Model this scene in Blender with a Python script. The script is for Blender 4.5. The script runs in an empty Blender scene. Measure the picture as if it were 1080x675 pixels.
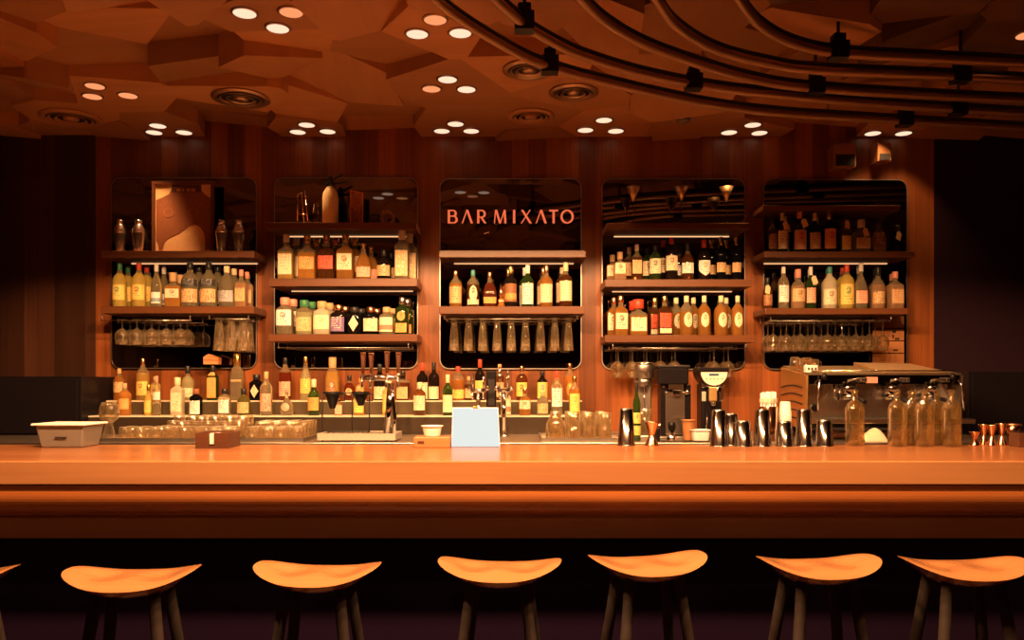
import bpy, math, random
from mathutils import Vector, Matrix
RND = random.Random(11)
PI = math.pi
SC = bpy.context.scene
COL = SC.collection
# ---------------------------------------------------------------- camera frame of the photograph (1080 x 675)
FOC, CX, HY, EYE = 850.0, 540.0, 403.0, 1.41
def px(x, Y): return (x - CX) / FOC * Y
def pz(y, Y): return EYE + (HY - y) / FOC * Y
cam = bpy.data.cameras.new('camera'); camo = bpy.data.objects.new('camera', cam); COL.objects.link(camo)
camo.location = (0, 0, EYE); camo.rotation_euler = (PI / 2, 0, 0)
cam.sensor_fit = 'HORIZONTAL'; cam.sensor_width = 36; cam.lens = 36 * FOC / 1080
cam.shift_y = (HY - 337.5) / 1080; cam.clip_start = .05
SC.camera = camo
vs = SC.view_settings
SC.display_settings.display_device = 'sRGB'
vs.view_transform = 'Standard'; vs.look = 'None'; vs.gamma = 1; vs.use_curve_mapping = False
vs.exposure = 0.0
cy = SC.cycles
cy.use_denoising = True
cy.max_bounces = 14; cy.diffuse_bounces = 4; cy.glossy_bounces = 5; cy.transmission_bounces = 8; cy.transparent_max_bounces = 40
cy.sample_clamp_indirect = 4.0; cy.blur_glossy = 0.6; cy.caustics_reflective = False; cy.caustics_refractive = False
# ---------------------------------------------------------------- mesh builder
class MB:
    def __init__(s): s.v = []; s.f = []; s.sm = []; s.mi = []
    def face(s, idx, sm=False, mi=0): s.f.append(tuple(idx)); s.sm.append(sm); s.mi.append(mi)
    def loft(s, rings, caps=(True, True), sm=True, closed=True, mi=0):
        n = len(rings[0]); b = len(s.v)
        for r in rings: s.v += [tuple(p) for p in r]
        for i in range(len(rings) - 1):
            for j in range(n if closed else n - 1):
                k = (j + 1) % n
                s.face((b + i * n + j, b + i * n + k, b + (i + 1) * n + k, b + (i + 1) * n + j), sm, mi)
        if caps[0]: s.face([b + j for j in range(n)][::-1], False, mi)
        if caps[1]: s.face([b + (len(rings) - 1) * n + j for j in range(n)], False, mi)
        return s
    def lathe(s, prof, c=(0, 0, 0), seg=20, caps=(True, True), sm=True, mi=0, flute=0, amp=0.0, axis='z'):
        rings = []
        for r, z in prof:
            ring = []
            for j in range(seg):
                a = 2 * PI * j / seg
                rr = r * (1 + (amp * math.cos(flute * a) if flute else 0))
                if axis == 'z': ring.append((c[0] + rr * math.cos(a), c[1] + rr * math.sin(a), c[2] + z))
                elif axis == 'y': ring.append((c[0] + rr * math.cos(a), c[1] - z, c[2] + rr * math.sin(a)))
                else: ring.append((c[0] + z, c[1] + rr * math.cos(a), c[2] + rr * math.sin(a)))
            rings.append(ring)
        return s.loft(rings, caps, sm, True, mi)
    def box(s, x0, x1, y0, y1, z0, z1, mi=0):
        r = lambda z: [(x0, y0, z), (x1, y0, z), (x1, y1, z), (x0, y1, z)]
        return s.loft([r(z0), r(z1)], sm=False, mi=mi)
    def taper(s, x0, x1, y0, y1, z0, X0, X1, Y0, Y1, z1, mi=0):
        return s.loft([[(x0, y0, z0), (x1, y0, z0), (x1, y1, z0), (x0, y1, z0)], [(X0, Y0, z1), (X1, Y0, z1), (X1, Y1, z1), (X0, Y1, z1)]], sm=False, mi=mi)
    def prism_xz(s, pts, y0, y1, mi=0, sm=False):            # outline in XZ given depth from y0 (front) to y1
        return s.loft([[(x, y0, z) for x, z in pts], [(x, y1, z) for x, z in pts]], sm=sm, mi=mi)
    def prism_yz(s, pts, x0, x1, mi=0, sm=False):
        return s.loft([[(x0, y, z) for y, z in pts], [(x1, y, z) for y, z in pts]], sm=sm, mi=mi)
    def prism_xy(s, pts, z0, z1, mi=0, sm=False):
        return s.loft([[(x, y, z0) for x, y in pts], [(x, y, z1) for x, y in pts]], sm=sm, mi=mi)
    def tube(s, path, r, seg=10, mi=0, caps=(True, True)):
        P = [Vector(p) for p in path]; rings = []; up = None
        for i, p in enumerate(P):
            t = (P[min(i + 1, len(P) - 1)] - P[max(i - 1, 0)]).normalized()
            if up is None:
                up = Vector((0, 0, 1)) if abs(t.z) < .9 else Vector((1, 0, 0))
            u = (up - t * up.dot(t)).normalized(); w = t.cross(u); up = u
            rr = r[i] if isinstance(r, (list, tuple)) else r
            rings.append([p + (u * math.cos(2 * PI * j / seg) + w * math.sin(2 * PI * j / seg)) * rr for j in range(seg)])
        return s.loft(rings, caps, True, True, mi)
    def build(s, name, mats, parent=None, loc=None, bevel=0, seg=2, local=False):
        o0 = Vector(loc) if loc is not None else Vector((0, 0, 0))
        off = Vector((0, 0, 0))
        if not local:
            off = o0.copy()
            q = parent
            while q is not None: off += q.location; q = q.parent
        me = bpy.data.meshes.new(name)
        me.from_pydata([tuple(Vector(p) - off) for p in s.v], [], s.f)
        me.polygons.foreach_set('use_smooth', s.sm)
        if not isinstance(mats, (list, tuple)): mats = [mats]
        for m in mats: me.materials.append(m)
        if len(mats) > 1: me.polygons.foreach_set('material_index', s.mi)
        me.update()
        o = bpy.data.objects.new(name, me); COL.objects.link(o)
        o.location = o0
        if parent is not None: o.parent = parent
        if bevel:
            b = o.modifiers.new('bevel', 'BEVEL'); b.width = bevel; b.segments = seg; b.limit_method = 'ANGLE'; b.angle_limit = math.radians(40)
        return o
def tag(o, label=None, cat=None, group=None, kind=None):
    if label: o['label'] = label
    if cat: o['category'] = cat
    if group: o['group'] = group
    if kind: o['kind'] = kind
    return o
def thing(name, loc, label, cat, group=None, rz=0):
    o = bpy.data.objects.new(name, None); COL.objects.link(o); o.location = loc; o.rotation_euler = (0, 0, rz)
    o.empty_display_size = .05
    return tag(o, label, cat, group)
def dup(root, loc, label=None, group=None, rz=None):
    r = root.copy(); COL.objects.link(r); r.location = loc
    if rz is not None: r.rotation_euler = (0, 0, rz)
    if label: r['label'] = label
    if group: r['group'] = group
    for ch in list(root.children):
        c = ch.copy(); COL.objects.link(c); c.parent = r
        for g in list(ch.children):
            d = g.copy(); COL.objects.link(d); d.parent = c
    return r
def structure(o): o['kind'] = 'structure'; return o
# ---------------------------------------------------------------- materials
MATS = {}
def newmat(name):
    m = bpy.data.materials.new(name); m.use_nodes = True
    nt = m.node_tree; nt.nodes.clear()
    out = nt.nodes.new('ShaderNodeOutputMaterial')
    def N(t, **k):
        n = nt.nodes.new(t)
        for a, b in k.items(): setattr(n, a, b)
        return n
    return m, nt, out, N, nt.links.new
def pbsdf(N, color=(.5, .5, .5), rough=.5, metal=0, trans=0, ior=1.45, coat=0, spec=.5, emis=None, es=0):
    b = N('ShaderNodeBsdfPrincipled')
    b.inputs['Base Color'].default_value = (*color, 1); b.inputs['Roughness'].default_value = rough; b.inputs['Metallic'].default_value = metal
    b.inputs['Transmission Weight'].default_value = trans; b.inputs['IOR'].default_value = ior; b.inputs['Coat Weight'].default_value = coat
    b.inputs['Specular IOR Level'].default_value = spec; b.inputs['Coat Roughness'].default_value = .08
    if emis: b.inputs['Emission Color'].default_value = (*emis, 1); b.inputs['Emission Strength'].default_value = es
    return b
def plain(key, color, rough=.5, metal=0, bump=0, scale=60, var=.15, **k):
    if key in MATS: return MATS[key]
    m, nt, out, N, L = newmat(key)
    b = pbsdf(N, color, rough, metal, **k)
    tc = N('ShaderNodeTexCoord'); no = N('ShaderNodeTexNoise'); no.inputs['Scale'].default_value = scale; no.inputs['Detail'].default_value = 3
    L(tc.outputs['Object'], no.inputs['Vector'])
    mr = N('ShaderNodeMapRange'); mr.inputs['To Min'].default_value = 1 - var; mr.inputs['To Max'].default_value = 1 + var
    L(no.outputs['Fac'], mr.inputs['Value'])
    mx = N('ShaderNodeVectorMath', operation='SCALE'); mx.inputs[0].default_value = color
    L(mr.outputs[0], mx.inputs['Scale']); L(mx.outputs[0], b.inputs['Base Color'])
    if bump:
        bp = N('ShaderNodeBump'); bp.inputs['Strength'].default_value = bump; bp.inputs['Distance'].default_value = .002
        L(no.outputs['Fac'], bp.inputs['Height']); L(bp.outputs[0], b.inputs['Normal'])
    L(b.outputs[0], out.inputs[0]); MATS[key] = m; return m
def emit(key, color, s):
    if key in MATS: return MATS[key]
    m, nt, out, N, L = newmat(key)
    e = N('ShaderNodeEmission'); e.inputs[0].default_value = (*color, 1); e.inputs[1].default_value = s
    L(e.outputs[0], out.inputs[0]); MATS[key] = m; return m
def wood(key, c1, c2, grain='x', fine=40, plank=0, rough=.4, coat=0, pvar=.35, plank_axis=None, bump=.06, offs=0.0):
    """grain runs along the axis GRAIN; PLANK is the width of the boards across it"""
    if key in MATS: return MATS[key]
    m, nt, out, N, L = newmat(key)
    tc = N('ShaderNodeTexCoord'); mp = N('ShaderNodeMapping')
    sc = {'x': (1.1, fine, fine), 'y': (fine, 1.1, fine), 'z': (fine, fine, 1.1)}[grain]
    mp.inputs['Scale'].default_value = sc; L(tc.outputs['Object'], mp.inputs['Vector'])
    n1 = N('ShaderNodeTexNoise'); n1.inputs['Scale'].default_value = 1; n1.inputs['Detail'].default_value = 5; n1.inputs['Roughness'].default_value = .62
    mp2 = N('ShaderNodeMapping'); mp2.inputs['Scale'].default_value = tuple(v * .13 if v > 2 else v * .5 for v in sc); L(tc.outputs['Object'], mp2.inputs['Vector'])
    n2 = N('ShaderNodeTexNoise'); n2.inputs['Scale'].default_value = 1; n2.inputs['Detail'].default_value = 2; L(mp2.outputs[0], n2.inputs['Vector'])
    base = mp.outputs[0]; pv = None
    if plank:
        sx = N('ShaderNodeSeparateXYZ'); L(tc.outputs['Object'], sx.inputs[0])
        ax = plank_axis or ('x' if grain == 'z' else 'z')
        dv = N('ShaderNodeMath', operation='DIVIDE'); dv.inputs[1].default_value = plank
        ad = N('ShaderNodeMath', operation='ADD'); ad.inputs[1].default_value = offs
        L(sx.outputs['XYZ'.index(ax.upper())], ad.inputs[0]); L(ad.outputs[0], dv.inputs[0])
        fl = N('ShaderNodeMath', operation='FLOOR'); L(dv.outputs[0], fl.inputs[0])
        wn = N('ShaderNodeTexWhiteNoise', noise_dimensions='1D'); L(fl.outputs[0], wn.inputs['W'])
        av = N('ShaderNodeVectorMath', operation='MULTIPLY_ADD'); L(wn.outputs['Color'], av.inputs[0]); av.inputs[1].default_value = (40, 40, 40); L(base, av.inputs[2])
        base = av.outputs[0]
        mr = N('ShaderNodeMapRange'); mr.inputs['To Min'].default_value = 1 - pvar; mr.inputs['To Max'].default_value = 1 + pvar; L(wn.outputs['Value'], mr.inputs['Value'])
        fr = N('ShaderNodeMath', operation='FRACT'); L(dv.outputs[0], fr.inputs[0])
        gp = N('ShaderNodeMath', operation='GREATER_THAN'); gp.inputs[1].default_value = .012; L(fr.outputs[0], gp.inputs[0])
        g2 = N('ShaderNodeMapRange'); g2.inputs['To Min'].default_value = .55; L(gp.outputs[0], g2.inputs['Value'])
        pm = N('ShaderNodeMath', operation='MULTIPLY'); L(mr.outputs[0], pm.inputs[0]); L(g2.outputs[0], pm.inputs[1]); pv = pm.outputs[0]
    L(base, n1.inputs['Vector'])
    mxv = N('ShaderNodeMath', operation='ADD'); L(n1.outputs['Fac'], mxv.inputs[0]); L(n2.outputs['Fac'], mxv.inputs[1])
    hv = N('ShaderNodeMapRange'); hv.inputs['From Min'].default_value = .65; hv.inputs['From Max'].default_value = 1.35; L(mxv.outputs[0], hv.inputs['Value'])
    rp = N('ShaderNodeMix', data_type='RGBA'); rp.inputs[6].default_value = (*c1, 1); rp.inputs[7].default_value = (*c2, 1); L(hv.outputs[0], rp.inputs[0])
    colo = rp.outputs[2]
    if pv is not None:
        vm = N('ShaderNodeVectorMath', operation='SCALE'); L(colo, vm.inputs[0]); L(pv, vm.inputs['Scale']); colo = vm.outputs[0]
    b = pbsdf(N, c1, rough, coat=coat); L(colo, b.inputs['Base Color'])
    if bump:
        bp = N('ShaderNodeBump'); bp.inputs['Strength'].default_value = bump; bp.inputs['Distance'].default_value = .003
        L(n1.outputs['Fac'], bp.inputs['Height']); L(bp.outputs[0], b.inputs['Normal'])
    L(b.outputs[0], out.inputs[0]); MATS[key] = m; return m
def bottle_glass(color, haze=.42, key=None):
    """liquor in glass: clear tinted transmission with some light scattered by the liquid"""
    key = key or 'bottle_glass_%d_%d_%d_%d' % tuple(int(c * 100) for c in (*color, haze))
    if key in MATS: return MATS[key]
    m, nt, out, N, L = newmat(key)
    g = pbsdf(N, color, .02, trans=1, ior=1.40)
    d = N('ShaderNodeBsdfDiffuse'); d.inputs[0].default_value = (*[c ** 1.0 for c in color], 1)
    t = N('ShaderNodeBsdfTranslucent'); t.inputs[0].default_value = (*color, 1)
    tc = N('ShaderNodeTexCoord'); no = N('ShaderNodeTexNoise'); no.inputs['Scale'].default_value = 25; L(tc.outputs['Object'], no.inputs['Vector'])
    a = N('ShaderNodeMixShader'); a.inputs[0].default_value = .5; L(d.outputs[0], a.inputs[1]); L(t.outputs[0], a.inputs[2])
    mr = N('ShaderNodeMapRange'); mr.inputs['To Min'].default_value = haze * .75; mr.inputs['To Max'].default_value = haze * 1.25; L(no.outputs['Fac'], mr.inputs['Value'])
    x = N('ShaderNodeMixShader'); L(mr.outputs[0], x.inputs[0]); L(g.outputs[0], x.inputs[1]); L(a.outputs[0], x.inputs[2])
    L(x.outputs[0], out.inputs[0]); MATS[key] = m; return m
def thin_glass(key, tint=(.95, .93, .9), haze=.06, edge=.5):
    if key in MATS: return MATS[key]
    m, nt, out, N, L = newmat(key)
    tr = N('ShaderNodeBsdfTransparent'); tr.inputs[0].default_value = (*tint, 1)
    gl = N('ShaderNodeBsdfGlossy'); gl.inputs['Roughness'].default_value = .05; gl.inputs[0].default_value = (1, 1, 1, 1)
    lw = N('ShaderNodeLayerWeight'); lw.inputs['Blend'].default_value = .35
    mr = N('ShaderNodeMapRange'); mr.inputs['From Max'].default_value = 1; mr.inputs['To Min'].default_value = .05; mr.inputs['To Max'].default_value = edge
    L(lw.outputs['Facing'], mr.inputs['Value'])
    tl = N('ShaderNodeBsdfTranslucent'); tl.inputs[0].default_value = (.95, .82, .58, 1)
    df = N('ShaderNodeBsdfDiffuse'); df.inputs[0].default_value = (.95, .82, .58, 1)
    td = N('ShaderNodeMixShader'); L(tl.outputs[0], td.inputs[1]); L(df.outputs[0], td.inputs[2])
    pw = N('ShaderNodeMath', operation='POWER'); L(lw.outputs['Facing'], pw.inputs[0]); pw.inputs[1].default_value = 4.0
    hz = N('ShaderNodeMath', operation='MULTIPLY_ADD'); L(pw.outputs[0], hz.inputs[0]); hz.inputs[1].default_value = haze * 8; hz.inputs[2].default_value = haze * .25
    x = N('ShaderNodeMixShader'); L(mr.outputs[0], x.inputs[0]); L(tr.outputs[0], x.inputs[1]); L(gl.outputs[0], x.inputs[2])
    y = N('ShaderNodeMixShader'); L(hz.outputs[0], y.inputs[0]); L(x.outputs[0], y.inputs[1]); L(td.outputs[0], y.inputs[2])
    L(y.outputs[0], out.inputs[0]); MATS[key] = m; return m
def paper_label(base, ink, style='text'):
    key = 'label_%s_%s_%s' % (style, '_'.join(str(int(c * 99)) for c in base), '_'.join(str(int(c * 99)) for c in ink))
    if key in MATS: return MATS[key]
    m, nt, out, N, L = newmat(key)
    b = pbsdf(N, base, .55)
    tc = N('ShaderNodeTexCoord'); sx = N('ShaderNodeSeparateXYZ'); L(tc.outputs['Generated'], sx.inputs[0])
    def M(op, a, v=None, w=None):
        n = N('ShaderNodeMath', operation=op)
        for i, q in enumerate((a, v, w)):
            if q is None: continue
            if isinstance(q, (int, float)): n.inputs[i].default_value = q
            else: L(q, n.inputs[i])
        return n.outputs[0]
    X, Z = sx.outputs[0], sx.outputs[2]
    ax = M('ABSOLUTE', M('SUBTRACT', X, .5))
    if style in ('text', 'emblem'):
        row = M('FLOOR', M('MULTIPLY', Z, 7)); fr = M('FRACT', M('MULTIPLY', Z, 7))
        cx_ = M('FLOOR', M('MULTIPLY', X, 17))
        wn = N('ShaderNodeTexWhiteNoise', noise_dimensions='2D'); cb = N('ShaderNodeCombineXYZ'); L(row, cb.inputs[0]); L(cx_, cb.inputs[1]); L(cb.outputs[0], wn.inputs['Vector'])
        ink_f = M('MULTIPLY', M('GREATER_THAN', wn.outputs['Value'], .45), M('MULTIPLY', M('GREATER_THAN', fr, .55), M('LESS_THAN', ax, .33)))
        if style == 'emblem':
            lo = M('LESS_THAN', Z, .42); ink_f = M('MULTIPLY', ink_f, lo)
            dz = M('MULTIPLY', M('SUBTRACT', Z, .68), .9)
            d = M('ADD', M('MULTIPLY', ax, ax), M('MULTIPLY', dz, dz))
            n2 = N('ShaderNodeTexNoise'); n2.inputs['Scale'].default_value = 9; L(tc.outputs['Generated'], n2.inputs['Vector'])
            em = M('MULTIPLY', M('LESS_THAN', d, .04), M('GREATER_THAN', n2.outputs['Fac'], .44))
            ink_f = M('MAXIMUM', ink_f, em)
        else: ink_f = M('MULTIPLY', ink_f, M('GREATER_THAN', Z, .12))
    elif style == 'band':
        ink_f = M('LESS_THAN', M('ABSOLUTE', M('SUBTRACT', Z, .3)), .17)
    else:
        n2 = N('ShaderNodeTexNoise'); n2.inputs['Scale'].default_value = 7; L(tc.outputs['Generated'], n2.inputs['Vector'])
        ink_f = M('GREATER_THAN', n2.outputs['Fac'], .56)
    mx = N('ShaderNodeMix', data_type='RGBA'); L(M('MULTIPLY', ink_f, .8), mx.inputs[0]); mx.inputs[6].default_value = (*base, 1); mx.inputs[7].default_value = (*ink, 1)
    L(mx.outputs[2], b.inputs['Base Color']); L(b.outputs[0], out.inputs[0]); MATS[key] = m; return m
W_WALL = wood('wall_wood', (.15, .042, .012), (.32, .10, .027), 'z', 55, plank=.115, rough=.36, pvar=.34)
W_SHELF = wood('shelf_wood', (.10, .034, .012), (.17, .06, .022), 'x', 30, rough=.35)
W_BAR = wood('bar_top_wood', (.25, .098, .038), (.335, .138, .058), 'x', 34, rough=.30, coat=.25, plank=.125, plank_axis='y', pvar=.05, bump=.02)
W_FASCIA = wood('bar_edge_wood', (.28, .125, .054), (.38, .18, .078), 'x', 42, rough=.34, bump=.03)
W_ROLL = wood('bar_roll_wood', (.30, .092, .025), (.44, .15, .042), 'x', 30, rough=.26, coat=.3)
W_DARK = wood('dark_front_wood', (.20, .075, .03), (.30, .115, .045), 'x', 30, rough=.4)
W_BLOCK = wood('small_box_wood', (.055, .02, .01), (.11, .042, .02), 'x', 60, rough=.4)
W_BLOCK2 = wood('small_tray_wood', (.34, .14, .055), (.45, .20, .085), 'x', 60, rough=.4)
W_SEAT = wood('seat_wood', (.30, .132, .054), (.38, .175, .075), 'x', 26, rough=.24, coat=.6, bump=.01)
W_LEG = wood('stool_leg_wood', (.012, .006, .005), (.022, .010, .007), 'z', 40, rough=.85)
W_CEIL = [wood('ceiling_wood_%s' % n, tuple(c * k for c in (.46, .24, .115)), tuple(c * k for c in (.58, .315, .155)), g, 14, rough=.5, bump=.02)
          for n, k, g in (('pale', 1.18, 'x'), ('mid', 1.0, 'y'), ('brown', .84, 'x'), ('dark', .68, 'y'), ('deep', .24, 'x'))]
STEEL = plain('brushed_steel', (.70, .66, .62), .24, 1, var=.08)
CHROME = plain('chrome', (.82, .80, .78), .08, 1, var=.03)
STEELD = plain('dull_steel', (.42, .38, .35), .38, 1, var=.12)
COPPER = plain('copper', (.92, .50, .30), .16, 1, var=.06)
BRASS = plain('brass', (.92, .62, .27), .42, 1, var=.08)
BRONZE = plain('bronze_rail', (.46, .28, .17), .40, 1, var=.1)
BLACK = plain('black_plastic', (.008, .006, .008), .35, spec=.25)
BLACKM = plain('black_metal', (.02, .018, .018), .42, var=.2)
MATTE = plain('matte_black', (.015, .012, .013), .75)
STEPTOP = plain('pale_step_edge', (.80, .70, .54), .4, var=.06)
TINST = plain('tin_steel', (.50, .46, .43), .12, 1, var=.05)
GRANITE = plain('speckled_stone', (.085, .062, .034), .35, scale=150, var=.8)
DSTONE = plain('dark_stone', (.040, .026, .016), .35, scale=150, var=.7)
COUNTER = plain('counter_steel', (.52, .44, .38), .36, 1, var=.12, scale=14)
WHITE = plain('white_ceramic', (.86, .85, .82), .25, var=.03)
PAPER = plain('white_paper', (.84, .82, .78), .7, var=.04)
TUB = plain('milky_plastic', (.30, .27, .24), .3, trans=.4, var=.05)
MIRROR = plain('black_mirror', (.17, .155, .16), .02, 1, var=.02)
GLASS = thin_glass('drinking_glass', (.97, .92, .82), haze=.09, edge=.85)
GLASS2 = thin_glass('cut_glass', (.97, .92, .82), haze=.13, edge=.9)
LAMP = emit('lamp_glow', (1, .66, .44), 1.22)
LAMP2 = emit('lamp_glow_amber', (1, .33, .13), 1.05)
LEDM = emit('light_strip_glow', (1, .50, .22), 1.3)
SIGNM = emit('lit_letter', (1, .17, .065), .90)
SCREEN = emit('lit_menu_screen', (.86, .90, .86), .95)
# ================================================================ THE SETTING
YW = 5.55                                                     # back wall
XL, XR, YB = -5.0, 5.4, -3.0
W_SHADED = wood('shaded_wall_wood', (.030, .011, .006), (.072, .026, .013), 'z', 45, plank=.21, rough=.4, pvar=.4)  # darker copy of the wall wood; the shade is put into its colour
structure(MB().box(px(101, YW), px(985, YW), YW, YW + .1, 0, 3.4).build('wall_back', W_WALL))
structure(MB().box(XL, px(101, YW), YW, YW + .1, 0, 3.4).build('wall_back_side', W_SHADED))
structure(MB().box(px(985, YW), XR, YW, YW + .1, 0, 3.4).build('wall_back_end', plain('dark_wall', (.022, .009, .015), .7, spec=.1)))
W_SIDE = wood('side_wall_wood', (.05, .022, .012), (.08, .035, .018), 'z', 26, plank=.16, plank_axis='y', rough=.5, pvar=.25)
structure(MB().box(XL - .1, XL, YB, YW, 0, 3.4).build('wall_left', W_SIDE))
structure(MB().box(XR, XR + .1, YB, YW, 0, 3.4).build('wall_right', W_SIDE))
structure(MB().box(XL, XR, YB - .1, YB, 0, 3.4).build('wall_front', plain('front_wall_paint', (.16, .085, .045), .8)))
structure(MB().box(XL, XR, YB, YW, -.1, 0).build('floor', wood('floor_wood', (.035, .016, .010), (.06, .028, .016), 'x', 20, plank=.18, plank_axis='y', rough=.45)))
# ceiling: faceted wooden plates set at their own heights and tilts
CZ = 3.1
def at_ceiling(x, y, z=CZ):
    Y = (z - EYE) * FOC / (HY - y); return (px(x, Y), Y)
CLUSTERS = [  # downlight positions in the photo
    [(258, 13), (307, 12), (293, 29)], [(459, 20), (440, 35), (485.5, 34)], [(100, 90), (97.5, 101), (135, 100)], [(472, 83), (455, 93), (492, 93.5)],
    [(166.5, 132), (162.5, 139), (194, 139)], [(323.5, 131), (314, 138.5), (345.5, 138)], [(480.5, 130), (466, 137.5), (497, 137.5)],
    [(637, 126), (617.5, 136.5), (649.5, 137.5)], [(794, 131), (769, 139), (801, 139.5)], [(920.5, 140), (953, 140)], [(1084, 36)]]
VENTS = [((75, 124), .185, 'pale'), ((254, 103), .17, 'dark'), ((558, 73), .145, 'dark'), ((605, 97), .145, 'dark'), ((560, 122), .15, 'pale')]
def facets():
    seeds = []                                                 # x, y, h, gx, gy, fixed
    for cl in CLUSTERS:
        P = [at_ceiling(*p) for p in cl]
        seeds.append([sum(p[0] for p in P) / len(P), sum(p[1] for p in P) / len(P), CZ, 0, 0, 1])
    for p, r, k in VENTS:
        q = at_ceiling(*p); seeds.append([q[0], q[1], CZ, 0, 0, 1])
    dx, dy = .50, .40
    for j in range(-5, 16):
        for i in range(-12, 13):
            x = (i + .5 * (j % 2)) * dx + RND.uniform(-.20, .20); y = j * dy - .1 + RND.uniform(-.15, .15)
            if y > YW + .2: continue
            if any(s[5] and abs(s[0] - x) < .30 and abs(s[1] - y) < .24 for s in seeds): continue
            t = RND.uniform(0, 2 * PI); g = RND.choice([.05, .16, .26, .32])
            k = .35 if y > 4.75 else 1
            g *= k
            seeds.append([x, y, CZ + RND.uniform(-.02, .06) + RND.choice([0, 0, 0, .04, .06]), g * math.cos(t), g * math.sin(t) * .8, 0])
    return seeds
SEEDS = facets()
def facet_at(x, y):
    s = min(SEEDS, key=lambda s: (s[0] - x) ** 2 + (s[1] - y) ** 2)
    return s
ceil = MB()
for s in SEEDS:
    poly = [(XL, -2.0), (XR, -2.0), (XR, YW), (XL, YW)]
    for q in SEEDS:
        if q is s or (q[0] - s[0]) ** 2 + (q[1] - s[1]) ** 2 > 5: continue
        mx_, my_ = (s[0] + q[0]) / 2, (s[1] + q[1]) / 2; nx, ny = q[0] - s[0], q[1] - s[1]
        out = []
        for a, b in zip(poly, poly[1:] + poly[:1]):
            da = (a[0] - mx_) * nx + (a[1] - my_) * ny; db = (b[0] - mx_) * nx + (b[1] - my_) * ny
            if da <= 0: out.append(a)
            if da * db < 0:
                t = da / (da - db); out.append((a[0] + t * (b[0] - a[0]), a[1] + t * (b[1] - a[1])))
        poly = out
        if len(poly) < 3: break
    if len(poly) < 3: continue
    bot = [(x, y, s[2] + s[3] * (x - s[0]) + s[4] * (y - s[1])) for x, y in poly]
    top = [(x, y, 3.36) for x, y in poly]
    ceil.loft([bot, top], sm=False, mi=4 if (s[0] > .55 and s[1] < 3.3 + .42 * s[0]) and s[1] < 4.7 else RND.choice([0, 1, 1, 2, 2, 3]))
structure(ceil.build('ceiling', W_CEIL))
structure(MB().box(XL, XR, YB, YW, 3.36, 3.5).build('ceiling_slab', MATTE))
# ---------------------------------------------------------------- downlights
def downlight(x, y, r, glow, label):
    s = facet_at(x, y); z = s[2] + s[3] * (x - s[0]) + s[4] * (y - s[1])
    t = thing('ceiling_downlight', (x, y, z - .002), label, 'ceiling light', 'round downlights in the faceted ceiling')
    n = Vector((-s[3], -s[4], 1)).normalized(); t.rotation_mode = 'QUATERNION'; t.rotation_quaternion = Vector((0, 0, 1)).rotation_difference(n)
    MB().lathe([(r * .98, .0), (r * 1.18, .0), (r * 1.2, -.003), (r * 1.0, -.005), (r * .97, -.002)], seg=28, caps=(False, False)).build('trim_ring', BRONZE, t, local=True)
    MB().lathe([(r, -.0045), (r * .95, -.003), (r, 0)], seg=28).build('lens', glow, t, local=True)
    return t
cl_names = ['in the near cluster above the framed poster', 'in the near cluster beside the curved rails', 'in the far-left amber cluster beside the pale vent',
            'in the middle cluster left of the three vents', 'in the wall-side cluster above the framed poster', 'in the wall-side cluster above the soda siphon',
            'in the wall-side cluster above the lettering', 'in the wall-side cluster between lettering and cone cups', 'in the wall-side cluster past the smoke detector',
            'in the wall-side pair above the wall boxes', 'near the end of the curved rails']
for ci, cl in enumerate(CLUSTERS):
    for k, p in enumerate(cl):
        x, y = at_ceiling(*p)
        amber = (ci == 2) or (ci in (0, 1) and k == (1 if ci == 0 else 0)) or (ci == 3 and k == 1) or ci == 10
        r = .052
        pos = ('single', )[0] if len(cl) == 1 else (['left', 'right'] if len(cl) == 2 else ['rear', 'left', 'right'])[k] if ci not in (0, 2) else (['left', 'right', 'front'] if ci == 0 else ['front', 'rear-left', 'right'])[k]
        downlight(x, y, r, LAMP2 if amber else LAMP, '%s round downlight, the %s one %s' % ('amber' if amber else 'warm white', pos, cl_names[ci]))
vn = ['pale round ceiling vent nearest the dark corner', 'dark round ceiling vent above the framed poster', 'dark round ceiling vent half behind the curved rail clamp',
      'dark round ceiling vent just below the curved rails', 'pale round ceiling vent close to the back wall over the lettering']
for (p, r, k), lab in zip(VENTS, vn):
    x, y = at_ceiling(*p); s = facet_at(x, y); z = s[2] - .002
    t = thing('ceiling_vent', (x, y, z), lab, 'ceiling vent', 'round ceiling vents')
    fm = W_CEIL[1] if k == 'pale' else BRONZE
    MB().lathe([(r * .80, 0), (r * 1.0, 0), (r * 1.0, -.006), (r * .84, -.016), (r * .78, -.012)], seg=40, caps=(False, False)).build('outer_ring', fm, t, local=True)
    MB().lathe([(r * .82, -.001), (r * .1, -.001)], seg=36, caps=(False, True)).build('duct', MATTE, t, local=True)
    for kk, q in enumerate((.66, .44)):
        MB().lathe([(r * q, -.004), (r * (q + .08), -.016), (r * (q + .07), -.019), (r * (q - .02), -.006)], seg=36, caps=(False, False)).build('cone_ring', fm, t, local=True)
    MB().lathe([(r * .26, -.003), (r * .24, -.014), (r * .08, -.02)], seg=28, caps=(True, True)).build('centre_disc', fm, t, local=True)
x, y = at_ceiling(721, 118); s = facet_at(x, y); z = s[2] + s[3] * (x - s[0]) + s[4] * (y - s[1])
t = thing('smoke_detector', (x, y, z), 'pale round smoke detector on ceiling beside the outermost curved rail', 'smoke detector')
MB().lathe([(.058, .02), (.058, -.018), (.05, -.026)], seg=28).build('base', TUB, t, local=True)
MB().lathe([(.04, -.022), (.036, -.045), (.02, -.052)], seg=24).build('sensor_head', TUB, t, local=True)
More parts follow.
